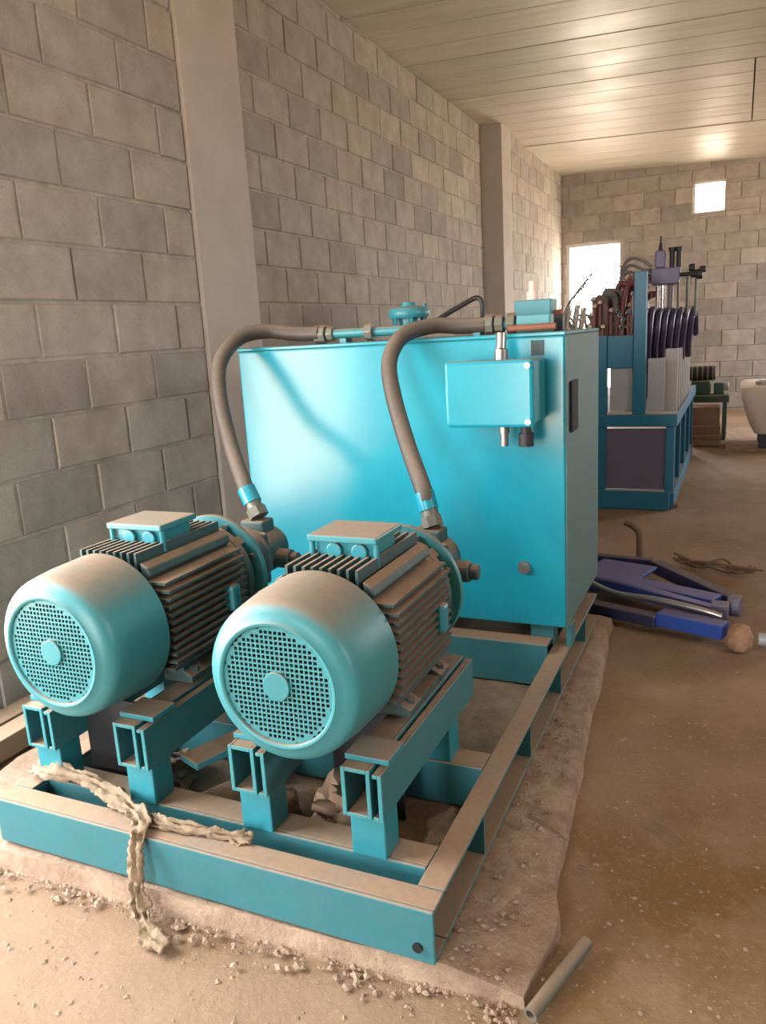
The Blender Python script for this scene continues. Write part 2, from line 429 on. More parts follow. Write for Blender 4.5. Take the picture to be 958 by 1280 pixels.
def pillar(name, y0, y1, x_face, label):
    m = MB(); nz = 28
    prof = []
    for k in range(nz+1):
        z = -0.1+3.62*k/nz
        j = 0.004*noise.noise((0, y0, z*3)); q = 0.004*noise.noise((7, y0, z*3))
        prof.append([(-2.8, y0+j, z), (x_face, y0+j, z), (x_face+q*0.5, y1+q, z), (-2.8, y1+q, z)])
    vs = [p for r in prof for p in r]
    m.add(vs, [(k*4+i, k*4+(i+1) % 4, (k+1)*4+(i+1) % 4, (k+1)*4+i) for k in range(nz) for i in range(4)]+[(0, 1, 2, 3), (nz*4+3, nz*4+2, nz*4+1, nz*4)])
    return struct(m.build(name, 'pillar', bevel=0.006), label)
pillar('trim_1', P1[0], P1[1], WALL1_X+0.012, 'smooth cast concrete pillar next to the near block wall')
pillar('trim_2', P2[0], P2[1], WALL1_X, 'far concrete pillar with a light narrow edge')

# doorway and window lining
dj = struct(MB().box(FAR_DOOR[0], FAR_DOOR[0]+0.04, FAR_Y+0.02, FAR_Y+0.16, 0, FAR_DOOR[3]).box(FAR_DOOR[1]-0.04, FAR_DOOR[1], FAR_Y+0.02, FAR_Y+0.16, 0, FAR_DOOR[3]).box(FAR_DOOR[0]+0.04, FAR_DOOR[1]-0.04, FAR_Y+0.02, FAR_Y+0.16, FAR_DOOR[3]-0.04, FAR_DOOR[3]).build('door_1', 'frame_white'), 'open doorway glaring with daylight in the far wall')
wj = MB(); x0, x1, z0, z1 = FAR_WIN
for a in ((x0, x0+.02, z0, z1), (x1-.02, x1, z0, z1), (x0+.02, x1-.02, z0, z0+.02), (x0+.02, x1-.02, z1-.02, z1)): wj.box(a[0], a[1], FAR_Y+0.03, FAR_Y+0.15, a[2], a[3])
struct(wj.build('window_1', 'frame_white'), 'small square bright window high in the far wall')
wj = MB(); y0, y1, z0, z1 = SIDE_WIN
for a in ((y0, y0+.03, z0, z1), (y1-.03, y1, z0, z1), (y0+.03, y1-.03, z0, z0+.03), (y0+.03, y1-.03, z1-.03, z1)): wj.box(WALL1_X-0.2, WALL1_X-0.12, a[0], a[1], a[2], a[3])
struct(wj.build('window_2', 'frame_white'), 'open side window in the near block wall')

# ------------------------------------------------------------------ ceiling of ribbed panels, slightly pitched
def ceil_z(x, y): return 3.225-0.036*(x+2.3)-0.016*(y-FAR_Y)
cm = MB()
cx0, cx1, cy0, cy1 = -2.85, RIGHT_X+0.25, BACK_Y-0.25, FAR_Y+0.25
cv = [(x, y, ceil_z(x, y)+dz) for dz in (0.075, 0.20) for (x, y) in ((cx0, cy0), (cx1, cy0), (cx1, cy1), (cx0, cy1))]
cm.add(cv, [(3, 2, 1, 0), (4, 5, 6, 7), (0, 1, 5, 4), (1, 2, 6, 5), (2, 3, 7, 6), (3, 0, 4, 7)])
ceiling = struct(cm.build('ceiling', 'mortar'), 'ceiling of long ribbed metal panels')
def panel(y0, y1, x0, x1):
    # ribbed underside: shallow grooves every 0.18 m
    prof = []; n = 3; wid = (y1-y0-0.012)/n
    for k in range(n):
        a = y0+0.006+k*wid
        prof += [(a, 0.0), (a+wid-0.022, 0.0), (a+wid-0.016, 0.0022), (a+wid-0.006, 0.0022)]
    prof.append((y1-0.006, 0.0))
    m = MB(); P = prof+[(y1-0.006, 0.06), (y0+0.006, 0.06)]; nn = len(P)
    vs = [(x, y, ceil_z(x, y)+dz) for x in (x0, x1) for (y, dz) in P]
    m.add(vs, [(k, (k+1) % nn, nn+(k+1) % nn, nn+k) for k in range(nn)]+[tuple(range(nn-1, -1, -1)), tuple(range(nn, 2*nn))])
    o = m.build('ceiling_panel', 'ceiling', ceiling)
    o.location.z = rng(-0.004, 0.004)
yy = cy0+0.32
k = 0
while yy < FAR_Y-0.05:
    y2 = min(yy+1.06, FAR_Y+0.02)
    xs = [-2.62, 0.03 if 7.5 < yy+0.5 < 9.3 else (1.3 if k % 2 else -0.2+2.1), RIGHT_X+0.05]
    panel(yy, y2, xs[0], xs[1]-0.006); panel(yy, y2, xs[1]+0.006, xs[2])
    yy = y2; k += 1

# ------------------------------------------------------------------ concrete plinth under the machine
def plinth():
    m = MB(); top = 0.052; P = []
    n = len(PL)
    for i in range(n):
        a, b = Vector((*PL[i], 0)), Vector((*PL[(i+1) % n], 0)); L = (b-a).length; s = max(1, int(L/0.05))
        for k in range(s):
            p = a.lerp(b, k/s); q = 0.016*noise.noise((p.x*6, p.y*6, 1)); P.append(Vector((p.x+q, p.y+q*0.6, 0)))
    cen = Vector((-1.15, 2.2, 0)); N_ = len(P)
    rings = []
    for (inset, z) in ((-0.012, -0.03), (0.0, 0.02), (0.008, 0.045), (0.022, 0.046), (0.09, 0.045)):
        rings.append([(p+(cen-p).normalized()*inset*(1.0))+Vector((0, 0, z+(0.008*noise.noise((p.x*11, p.y*11, z*40)) if z > 0 else 0))) for p in P])
    for r in rings[1:]:
        for p in r:
            if p.x > -0.46: p.z -= 0.024*min(1, (p.x+0.46)/0.12)
    vs = [p for r in rings for p in r]
    fs = [(r*N_+k, r*N_+(k+1) % N_, (r+1)*N_+(k+1) % N_, (r+1)*N_+k) for r in range(len(rings)-1) for k in range(N_)]
    fs.append(tuple((len(rings)-1)*N_+k for k in range(N_)))
    m.add(vs, fs)
    return tag(m.build('concrete_plinth', 'plinth', smooth=50), 'low rough concrete plinth under the teal frame', 'plinth')
plinth()

# ------------------------------------------------------------------ teal skid frame
FX0, FX1, FY0, FT, FB = -1.665, -0.490, 1.190, 0.170, 0.052
fr = thing('skid_frame', 'dusty teal welded steel base frame carrying motors and tank', 'frame', (-1.08, 1.19, FB))
def lm(): return MB()
ox, oy, oz = fr.location
def fbox(m, x0, x1, y0, y1, z0, z1): return m.box(x0-ox, x1-ox, y0-oy, y1-oy, z0-oz, z1-oz)
t = 0.009
m = lm(); fbox(m, FX0, FX1, FY0, FY0+t, FB, FT-0.0); fbox(m, FX0, FX1, FY0+t, FY0+0.066, FT-t, FT); fbox(m, FX0, FX1, FY0+t, FY0+0.066, FB, FB+t)
m.build('front_beam', 'teal_frame', fr, bevel=0.003)
for (xa, xb, wx) in ((FX1-0.058, FX1, FX1-0.058), (FX0, FX0+0.058, FX0+0.058-t)):
    m = lm(); fbox(m, xa, xb, FY0+0.067, 3.12, FT-t, FT); fbox(m, xa, xb, FY0+0.067, 3.12, FB, FB+t); fbox(m, wx, wx+t, FY0+0.067, 3.12, FB+t, FT-t)
    m.build('side_rail', 'teal_frame', fr, bevel=0.003)
for gy in (1.195, 1.53, 1.98, 2.40, 2.86):
    m = lm(); fbox(m, FX1-0.048, FX1-0.003, gy, gy+0.008, FB+t, FT-t); m.build('gusset_plate', 'teal_frame', fr)
def cross_beam(y0, y1, top, zb=FB):
    m = lm(); a, b = FX0+0.059, FX1-0.059
    fbox(m, a, b, y0, y0+t, zb, top); fbox(m, a, b, y0+t, y1, top-t, top); fbox(m, a, b, y0+t, y1, zb, zb+t)
    m.build('cross_beam', 'teal_frame', fr, bevel=0.003)
cross_beam(1.307, 1.385, FT); cross_beam(1.705, 1.785, FT); cross_beam(2.455, 2.535, 0.200); cross_beam(3.05, 3.12, FT)
RAILS = [(-0.675, 1), (-0.955, 1), (-1.285, 1), (-1.582, 1)]
for (rx, _) in RAILS:
    for sy in (1.302, 1.712):
        m = lm(); fbox(m, rx-0.040, rx+0.040, sy, sy+0.07, FT, 0.272); m.build('stub_post', 'teal', fr, bevel=0.003)
    # open ended channel pair on top of the posts
    p = lm(); y0, y1, za, zb = 1.290, 1.90, 0.272, 0.384; w_ = 0.007
    l0, l1 = rx-0.045, rx+0.020
    fbox(p, l0, l0+w_, y0, y1, za, zb); fbox(p, l1-w_, l1, y0, y1, za, zb); fbox(p, l0+w_, l1-w_, y0, y1, za, za+w_); fbox(p, l0+w_, l1-w_, y0, y1, zb-w_, zb)
    r0, r1 = rx+0.026, rx+0.046
    fbox(p, r1-w_, r1, y0, y1, za, zb-0.006); fbox(p, r0, r1-w_, y0, y1, za, za+w_); fbox(p, r0, r1-w_, y0, y1, zb-w_-0.006, zb-0.006)
    rail = p.build('motor_rail', 'teal_frame', fr, bevel=0.002)
    e_ = lm(); ya, yb = 1.284, 1.2895; k_ = 0.0085  # rims in brighter teal, painted as the lit edges of the channel ends
    fbox(e_, l0-.001, l0+k_, ya, yb, za, zb+.001); fbox(e_, l1-k_, l1+.001, ya, yb, za, zb+.001); fbox(e_, l0+k_, l1-k_, ya, yb, za, za+k_); fbox(e_, l0+k_, l1-k_, ya, yb, zb-k_, zb+.001)
    e_.build('lit_end_rim', 'teal_cowl', rail, bevel=0.0015)
    e_ = lm(); fbox(e_, r1-k_, r1+.001, ya, yb, za, zb-0.006); fbox(e_, r0, r1-k_, ya, yb, za, za+k_); fbox(e_, r0, r1-k_, ya, yb, zb-k_-0.006, zb-0.006)
    e_.build('lit_end_rim', 'teal_cowl', rail, bevel=0.0015)
    q = lm(); fbox(q, rx-0.050, rx+0.052, 1.315, 1.40, 0.3845, 0.397); q.build('pad_plate', 'teal', rail, bevel=0.002)
fbox(lm(), -1.541, -1.332, 1.400, 1.408, FB, 0.375).build('shade_plate', 'rubber', fr)  # added plate, its black colour stands for the shade between the posts
fbox(lm(), -0.914, -0.722, 1.60, 1.608, FB, 0.375).build('shade_plate', 'rubber', fr)  # same black stand-in for shade under the other motor
bolt = MB().cyl((FX1-0.035-ox, FY0-0.004-oy, 0.085-oz), (FX1-0.035-ox, FY0+0.002-oy, 0.085-oz), 0.011, 12); bolt.build('bolt_hole', 'black', fr)

# ------------------------------------------------------------------ oil tank
TX0, TX1, TY0, TY1, TZ0, TZ1 = -1.705, -0.495, 2.505, 3.14, 0.250, 1.228
tank = thing('oil_tank', 'large teal steel hydraulic oil tank behind the motors', 'tank', (-1.10, 2.8, TZ0))
tx, ty, tz = tank.location
def tb(m, x0, x1, y0, y1, z0, z1): return m.box(x0-tx, x1-tx, y0-ty, y1-ty, z0-tz, z1-tz)
tb(MB(), TX0, TX1, TY0, TY1, TZ0, TZ1-0.012).build('tank_body', 'teal_tank', tank, bevel=0.006)
tb(MB(), TX0-0.001, TX1+0.003, TY0-0.003, TY1+0.003, TZ1-0.0115, TZ1).build('tank_lid', 'teal_tank', tank, bevel=0.003)
for fx in (TX0+0.05, TX1-0.13):
    for fy in (TY0+0.035, TY1-0.10): tb(MB(), fx, fx+0.08, fy, fy+0.07, 0.1705, TZ0).build('tank_foot', 'teal_frame', tank, bevel=0.002)
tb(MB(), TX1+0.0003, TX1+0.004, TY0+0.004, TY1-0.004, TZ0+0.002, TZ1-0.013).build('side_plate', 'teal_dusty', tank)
tb(MB(), TX1+0.0045, TX1+0.014, 2.555, 2.66, 0.905, 1.07).build('level_gauge', 'black', tank, bevel=0.003)
m = MB(); m.cyl((-0.635-tx, TY0-0.018-ty, 0.455-tz), (-0.635-tx, TY0-ty, 0.455-tz), 0.016, 6); m.cyl((-0.635-tx, TY0-0.006-ty, 0.455-tz), (-0.635-tx, TY0-ty, 0.455-tz), 0.022, 16)
m.build('drain_plug', 'steel', tank)
tb(MB(), TX1-0.006, TX1+0.012, 2.535, 2.60, 0.172, 0.252).build('hold_down_lug', 'teal_frame', tank, bevel=0.002)
# backing plate behind the junction box and hanging bracket
tb(MB(), -0.86, -0.615, TY0-0.005, TY0-0.0005, 0.86, 1.10).build('mounting_plate', 'teal_tank', tank)

# ------------------------------------------------------------------ junction box on the tank front
jb = thing('junction_box', 'teal electrical junction box fixed on the tank front', 'junction box', (-0.685, 2.40, 0.955))
jx, jy, jz = jb.location
def jbx(m, x0, x1, y0, y1, z0, z1): return m.box(x0-jx, x1-jx, y0-jy, y1-jy, z0-jz, z1-jz)
jbx(MB(), -0.815, -0.555, 2.335, 2.50, 0.960, 1.150).build('box_body', 'teal', jb, bevel=0.006)
lid = jbx(MB(), -0.822, -0.548, 2.300, 2.334, 0.955, 1.156).build('box_cover', 'teal_tank', jb, bevel=0.010)
m = MB()
for (sx, sz) in ((-0.563, 1.138), (-0.563, 0.972)):
    MB().cyl((sx-jx, 2.293-jy, sz-jz), (sx-jx, 2.3-jy, sz-jz), 0.009, 12).build('cover_screw', 'steel', lid)
for gx, mt in ((-0.665, 'steel'), (-0.595, 'rubber')):
    m = MB(); m.cyl((gx-jx, 2.40-jy, 0.925-jz), (gx-jx, 2.40-jy, 0.960-jz), 0.017, 14); m.cyl((gx-jx, 2.40-jy, 0.885-jz), (gx-jx, 2.40-jy, 0.925-jz), 0.024 if mt == 'rubber' else 0.013, 14)
    m.build('cable_gland', mt, jb, smooth=40)
m = MB(); m.cyl((-0.675-jx, 2.42-jy, 1.150-jz), (-0.675-jx, 2.42-jy, 1.185-jz), 0.022, 14); m.cyl((-0.675-jx, 2.42-jy, 1.185-jz), (-0.675-jx, 2.43-jy, 1.232-jz), 0.016, 14)
m.build('top_gland', 'steel', jb, smooth=40)
jbx(MB(), -0.600, -0.560, 2.50-0.001, 2.504, 1.158, 1.205).build('mounting_tab', 'teal_dark', jb)

# ------------------------------------------------------------------ electric motors
AX = 0.176      # shaft height above the pads
def make_motor():
    r = thing('electric_motor', '', 'motor')
    z = AX
    # fan cowl: rounded shell around the fan
    prof = [(0.127, 0.012), (0.127, 0.000), (0.130, -0.003), (0.135, -0.003), (0.138, 0.001), (0.152, 0.006), (0.163, 0.013), (0.169, 0.019), (0.173, 0.027), (0.1755, 0.038), (0.178, 0.058), (0.182, 0.100), (0.185, 0.195), (0.180, 0.195), (0.175, 0.06), (0.150, 0.014)]
    cowl = MB().lathe(prof, (0, 0, z), 64, True).build('fan_cowl', 'teal_cowl', r, smooth=50)
    # perforated grille disc with square holes
    g = MB(); pitch = 0.0108; bar = 0.0036; RG = 0.1265; nn = int(RG/pitch)+1; RH = 0.1185; y0, y1 = 0.004, 0.008
    for i in range(-nn, nn):
        for j in range(-nn, nn):
            cx, cz = (i+0.5)*pitch, (j+0.5)*pitch; d = math.hypot(cx, cz); hp = pitch/2
            if d > RG+0.002: continue
            hole = 0.030 < d < RH
            if not hole:
                sc = min(1, RG/max(1e-6, math.hypot(abs(cx)+hp, abs(cz)+hp)))
                if sc < 1:
                    q = [(cx+a*hp, cz+b*hp) for a, b in ((-1, -1), (1, -1), (1, 1), (-1, 1))]
                    q = [(x*min(1, RG/max(1e-6, math.hypot(x, zz))), zz*min(1, RG/max(1e-6, math.hypot(x, zz)))) for x, zz in q]
                else: q = [(cx+a*hp, cz+b*hp) for a, b in ((-1, -1), (1, -1), (1, 1), (-1, 1))]
                g.add([(x, y0, z+zz) for x, zz in q], [(0, 1, 2, 3)])
            else:
                hi = hp-bar/2
                o = [(cx+a*hp, cz+b*hp) for a, b in ((-1, -1), (1, -1), (1, 1), (-1, 1))]
                n_ = [(cx+a*hi, cz+b*hi) for a, b in ((-1, -1), (1, -1), (1, 1), (-1, 1))]
                vs = [(x, y0, z+zz) for x, zz in o]+[(x, y0, z+zz) for x, zz in n_]+[(x, y1, z+zz) for x, zz in n_]
                g.add(vs, [(k, (k+1) % 4, 4+(k+1) % 4, 4+k) for k in range(4)]+[(4+k, 4+(k+1) % 4, 8+(k+1) % 4, 8+k) for k in range(4)])
    g.build('grille', 'teal_cowl', cowl)
    MB().cyl((0, -0.002, z), (0, 0.010, z), 0.031, 32).build('centre_disc', 'teal_cowl', cowl, bevel=0.002)
    # fan behind the grille
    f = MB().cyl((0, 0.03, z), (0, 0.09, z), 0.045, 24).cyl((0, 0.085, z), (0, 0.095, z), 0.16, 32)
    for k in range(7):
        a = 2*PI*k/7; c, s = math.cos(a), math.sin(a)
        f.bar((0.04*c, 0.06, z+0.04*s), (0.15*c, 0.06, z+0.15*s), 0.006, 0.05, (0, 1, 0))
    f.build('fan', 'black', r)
    # finned stator body
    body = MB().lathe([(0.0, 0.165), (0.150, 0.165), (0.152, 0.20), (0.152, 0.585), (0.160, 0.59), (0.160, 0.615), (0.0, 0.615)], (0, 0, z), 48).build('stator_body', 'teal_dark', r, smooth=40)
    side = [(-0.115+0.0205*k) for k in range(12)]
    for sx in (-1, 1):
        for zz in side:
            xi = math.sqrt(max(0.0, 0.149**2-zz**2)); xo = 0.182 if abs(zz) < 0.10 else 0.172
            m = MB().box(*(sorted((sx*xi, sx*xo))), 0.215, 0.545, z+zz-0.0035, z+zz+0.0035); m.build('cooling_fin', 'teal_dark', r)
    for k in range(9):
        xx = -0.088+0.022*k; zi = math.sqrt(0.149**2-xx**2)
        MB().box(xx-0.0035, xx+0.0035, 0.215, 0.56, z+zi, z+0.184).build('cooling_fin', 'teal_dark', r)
    # corner shoulders between the fin blocks
    for sx in (-1, 1):
        m = MB().prism([(sx*0.104, z+0.105), (sx*0.128, z+0.078+0.05), (sx*0.122, z+0.148), (sx*0.100, z+0.160)], 1, 0.215, 0.56)
        m.build('body_shoulder', 'teal_dark', r, bevel=0.004)
    MB().box(0.150, 0.196, 0.455, 0.495, z-0.045, z+0.03).build('side_boss', 'teal', r, bevel=0.010)
    # front end shield and mounting flange
    MB().lathe([(0.0, 0.60), (0.148, 0.60), (0.148, 0.612), (0.125, 0.622), (0.125, 0.645), (0.0, 0.645)], (0, 0, z), 40).build('end_shield', 'teal_dark', r, smooth=40)
    fl = MB().lathe([(0.10, 0.640), (0.176, 0.640), (0.178, 0.643), (0.178, 0.657), (0.176, 0.660), (0.10, 0.660)], (0, 0, z), 56, True).build('flange_ring', 'teal_cowl', r, smooth=40)
    for k in range(8):
        a = 2*PI*(k+0.5)/8; MB().cyl((0.155*math.cos(a), 0.628, z+0.155*math.sin(a)), (0.155*math.cos(a), 0.641, z+0.155*math.sin(a)), 0.011, 6).build('flange_bolt', 'teal_dark', fl)
    for k in range(4):
        a = PI/4+PI/2*k; c, s = math.cos(a), math.sin(a)
        MB().bar((0.135*c, 0.56, z+0.135*s), (0.135*c, 0.642, z+0.135*s), 0.03, 0.045, (c, 0, s)).build('shield_lug', 'teal_dark', r, bevel=0.003)
    # cast feet
    for sx in (-1, 1):
        for (ya, yb) in ((0.27, 0.335), (0.47, 0.535)):
            m = MB().prism([(sx*0.175, 0.0), (sx*0.175, 0.018), (sx*0.152, 0.030), (sx*0.135, 0.085), (sx*0.095, 0.075), (sx*0.085, 0.018), (sx*0.085, 0.0)], 1, ya, yb)
            ft = m.build('foot', 'teal_dark', r, bevel=0.003)
            MB().cyl((sx*0.160, (ya+yb)/2, 0.018), (sx*0.160, (ya+yb)/2, 0.034), 0.012, 6).build('foot_bolt', 'teal_dark', ft)
        MB().box(*(sorted((sx*0.10, sx*0.172))), 0.336, 0.469, 0.0, 0.016).build('foot_bar', 'teal_dark', r)
    # terminal box
    tbx = MB().box(-0.072, 0.080, 0.330, 0.450, z+0.172, z+0.214).build('terminal_box', 'teal', r, bevel=0.004)
    MB().box(-0.086, 0.094, 0.312, 0.464, z+0.2145, z+0.231).build('terminal_lid', 'teal_cowl', tbx, bevel=0.004)
    for gx in (-0.02, 0.045):
        MB().cyl((gx, 0.318, z+0.193), (gx, 0.331, z+0.193), 0.020, 18).build('cable_port', 'teal', tbx, bevel=0.003)
    for gx in (-0.079, 0.087):
        MB().cyl((gx, 0.325, z+0.160), (gx, 0.325, z+0.2145), 0.007, 10).build('corner_bolt', 'teal', tbx)
    return r
def make_pump():
    r = thing('hydraulic_pump', '', 'pump'); z = AX
    MB().lathe([(0.0, 0.0), (0.120, 0.0), (0.120, 0.014), (0.100, 0.022), (0.092, 0.11), (0.105, 0.122), (0.105, 0.14), (0.0, 0.14)], (0, 0, z), 36).build('bell_housing', 'teal_dark', r, smooth=40)
    MB().box(-0.085, 0.085, 0.1405, 0.165, z-0.085, z+0.085).build('pump_flange', 'teal_dark', r, bevel=0.012)
    MB().lathe([(0.0, 0.1655), (0.078, 0.1655), (0.080, 0.18), (0.080, 0.255), (0.070, 0.262), (0.070, 0.30), (0.064, 0.31), (0.0, 0.31)], (0, 0, z), 32).build('pump_body', 'teal_dark', r, smooth=40)
    MB().box(-0.045, 0.045, 0.195, 0.265, z+0.06, z+0.108).build('outlet_port', 'teal_dark', r, bevel=0.008)
    MB().cyl((0.06, 0.225, z-0.02), (0.125, 0.225, z-0.02), 0.032, 18).build('inlet_port', 'teal_dark', r, bevel=0.006)
    MB().cyl((0.1255, 0.225, z-0.02), (0.15, 0.225, z-0.02), 0.023, 18).build('inlet_elbow', 'teal_dark', r, bevel=0.004)
    return r
MZ = 0.397
mot = make_motor(); mot.location = (-0.822, 1.230, MZ)
mot['label'] = 'dusty teal electric motor in front of the junction box side of tank'; mot['group'] = 'electric motors on the skid'
mo2 = copy_tree(mot); mo2.location = (-1.432, 1.230, MZ)
mo2['label'] = 'dusty teal electric motor standing next to the block wall'
pmp = make_pump(); pmp.location = (-0.822, 1.8915, MZ); pmp['label'] = 'hydraulic pump coupled to motor on the junction box side'; pmp['group'] = 'hydraulic pumps'
pm2 = copy_tree(pmp); pm2.location = (-1.432, 1.8915, MZ); pm2['label'] = 'hydraulic pump coupled to the motor next to block wall'

# ------------------------------------------------------------------ suction / pressure hoses
def hose(loc, pts, label):
    r = thing('hydraulic_hose', label, 'hose', loc, 0, 'thick hydraulic hoses'); L = Vector(loc)
    P = [Vector(p)-L for p in pts]
    MB().tube(P, 0.0265, 16, 10).build('hose_tube', 'hose', r, smooth=60)
    d = (P[1]-P[0]).normalized()
    a = P[0]
    m = MB().cyl(a-d*0.052, a-d*0.020, 0.033, 8).cyl(a-d*0.020, a, 0.026, 16); m.build('lower_fitting', 'brass', r, smooth=40)
    MB().cyl(a-d*0.0, a+d*0.055, 0.0305, 18).build('ferrule', 'teal_tank', r, smooth=40)
    return r, P
hr, _ = hose((-0.822, 2.12, 0.682), [(-0.822, 2.12, 0.735), (-0.845, 2.135, 0.80), (-0.925, 2.23, 0.91), (-0.995, 2.30, 1.06), (-1.028, 2.36, 1.165), (-1.015, 2.45, 1.240), (-0.945, 2.545, 1.268), (-0.86, 2.58, 1.262), (-0.775, 2.59, 1.260)], 'brown rubber hose arching over tank edge to the manifold')
hl, _ = hose((-1.432, 2.12, 0.682), [(-1.440, 2.12, 0.735), (-1.480, 2.135, 0.80), (-1.580, 2.22, 0.93), (-1.645, 2.28, 1.09), (-1.672, 2.35, 1.195), (-1.665, 2.47, 1.268), (-1.60, 2.56, 1.285), (-1.50, 2.585, 1.270), (-1.40, 2.59, 1.266)], 'brown rubber hose looping over tank corner near the pillar')

# ------------------------------------------------------------------ pipework on top of the tank
pw = thing('top_manifold', 'teal steel pipe and couplings lying along the tank top', 'pipe', (-1.1, 2.60, TZ1))
qx, qy, qz = pw.location
def pc(m, a, b, r_, n=14): return m.cyl((a[0]-qx, a[1]-qy, a[2]-qz), (b[0]-qx, b[1]-qy, b[2]-qz), r_, n)
pc(MB(), (-1.395, 2.60, 1.262), (-0.66, 2.605, 1.258), 0.017).build('pipe', 'teal', pw, smooth=40)
for (a, b, r_) in ((-1.42, -1.375, 0.034), (-1.37, -1.345, 0.027), (-1.215, -1.185, 0.033), (-0.775, -0.745, 0.034), (-0.74, -0.712, 0.030), (-0.70, -0.672, 0.034)):
    pc(MB(), (a, 2.60, 1.262), (b, 2.60, 1.262), r_, 8).build('coupling', 'brass', pw, bevel=0.002)
MB().box(-0.665-qx, -0.555-qx, 2.575-qy, 2.635-qy, 1.230-qz, 1.286-qz).build('manifold_block', 'teal', pw, bevel=0.004)
pc(MB(), (-0.68, 2.54, 1.245), (-0.53, 2.54, 1.245), 0.010).build('rusty_pipe', 'rust', pw, smooth=40)
for xx in (-1.30, -1.02, -0.80): MB().box(xx-0.012-qx, xx+0.012-qx, 2.575-qy, 2.625-qy, 0, 0.016).build('pipe_clip', 'teal', pw)

bc = thing('breather_cap', 'teal round filler breather standing on the tank lid', 'filler cap', (-1.13, 2.80, TZ1))
MB().lathe_z([(0.0, 0.0), (0.055, 0.0), (0.055, 0.03), (0.040, 0.034), (0.040, 0.075), (0.0, 0.075)]).build('neck', 'teal', bc, smooth=40)
MB().lathe_z([(0.0, 0.075), (0.072, 0.0755), (0.078, 0.085), (0.078, 0.100), (0.068, 0.112), (0.030, 0.118), (0.026, 0.132), (0.0, 0.134)]).build('cap', 'teal', bc, smooth=40)
for k in range(6):
    a = 2*PI*k/6; MB().cyl((0.063*math.cos(a), 0.063*math.sin(a), 0.02), (0.063*math.cos(a), 0.063*math.sin(a), 0.125 if k == 0 else 0.090), 0.007, 8).build('cap_bolt', 'teal', bc)
th = MB().tube([(-1.03, 2.70, 1.262), (-0.98, 2.75, 1.30), (-0.90, 2.79, 1.345), (-0.868, 2.80, 1.358), (-0.848, 2.80, 1.345), (-0.842, 2.79, 1.30), (-0.842, 2.76, 1.234)], 0.009, 10, 8)
tag(th.build('thin_hose', 'rubber', None, smooth=60), 'thin dark hose bent into a peak above the tank', 'hose')
vb = thing('valve_block', 'small teal valve block with brass knob on tank lid', 'valve', (-0.665, 2.85, TZ1))
MB().box(-0.065, 0.065, -0.05, 0.05, 0.0, 0.11).build('block_body', 'teal', vb, bevel=0.004)
MB().cyl((-0.01, 0, 0.11), (-0.01, 0, 0.14), 0.022, 14).cyl((-0.01, 0, 0.14), (-0.01, 0, 0.175), 0.013, 14).build('valve_knob', 'cream', vb, smooth=40)
MB().cyl((0.065, 0, 0.05), (0.095, 0, 0.05), 0.022, 14).build('side_plug', 'rust', vb, smooth=40)
MB().box(0.072, 0.115, -0.10, -0.055, 0.0, 0.055).build('solenoid', 'rubber', vb, bevel=0.004)
cf = thing('chrome_fittings', 'cluster of small chrome hose ends on tank lid corner', 'fittings', (-0.535, 2.95, TZ1))
for k in range(4):
    MB().cyl((0.01-0.028*k, 0.03*(k % 2), 0), (0.02-0.028*k, 0.03*(k % 2)+0.01, 0.075+0.01*(k % 2)), 0.010, 10).build('hose_end', 'chrome', cf, smooth=40)

# ------------------------------------------------------------------ far blue machine
fm = thing('forming_machine', 'tall blue steel hydraulic machine with violet hoses behind the tank', 'machine', (-0.68, 5.40, 0.0))
gx0, gy0, _ = fm.location
def fb(name, mat, x0, x1, y0, y1, z0, z1, bevel=0.004, parent=None):
    return MB().box(x0-gx0, x1-gx0, y0-gy0, y1-gy0, z0, z1).build(name, mat, parent or fm, bevel=bevel)
fb('base_beam', 'blue', -1.30, -0.385, 5.40, 5.47, 0.0, 0.125)
fb('base_beam', 'blue', -0.425, -0.360, 5.471, 7.75, 0.0, 0.105)
fb('base_beam', 'blue', -1.30, -1.235, 5.471, 7.75, 0.0, 0.105)
for xx in (-0.850, -0.415): fb('leg', 'blue', xx, xx+0.055, 5.40, 5.46, 0.1255, 0.560)
fb('leg', 'blue', -1.30, -1.245, 5.40, 5.46, 0.1255, 0.560)
fb('front_sheet', 'violet_sheet', -0.794, -0.416, 5.42, 5.43, 0.140, 0.545, 0)
fb('sheet_lip', 'pale_sheet', -0.800, -0.415, 5.395, 5.425, 0.1257, 0.137, 0.002)
fb('front_sheet', 'violet_sheet', -1.244, -0.851, 5.42, 5.43, 0.1255, 0.559, 0)
fb('deck_beam', 'blue', -1.30, -0.345, 5.385, 5.465, 0.5605, 0.640)
fb('deck_beam', 'blue', -0.425, -0.345, 5.466, 7.75, 0.5605, 0.640)
fb('deck_beam', 'blue', -1.30, -1.22, 5.466, 7.75, 0.5605, 0.640)
fb('deck_plate', 'blue', -1.219, -0.426, 5.466, 7.75, 0.618, 0.638)
for yy in (6.05, 6.65, 7.25, 7.70):
    fb('leg', 'blue', -0.415, -0.365, yy, yy+0.05, 0.1055, 0.560)
    fb('leg', 'blue', -1.295, -1.245, yy, yy+0.05, 0.1055, 0.560)
for yy in (5.55, 6.12, 6.72): fb('side_sheet', 'royal_dark', -0.405, -0.395, yy+0.02, yy+0.49, 0.1055, 0.560, 0)
fb('tall_post', 'blue', -0.625, -0.548, 5.40, 5.475, 0.6405, 1.548)
fb('upper_post', 'blue', -0.862, -0.792, 5.40, 5.46, 0.6405, 1.160)
fb('upper_panel', 'blue', -0.791, -0.626, 5.415, 5.455, 0.945, 1.155)
fb('upper_panel', 'blue', -1.28, -0.863, 5.415, 5.455, 0.6405, 1.155)
fb('upper_sheet', 'pale_sheet', -0.775, -0.632, 5.435, 5.445, 0.662, 0.944, 0)
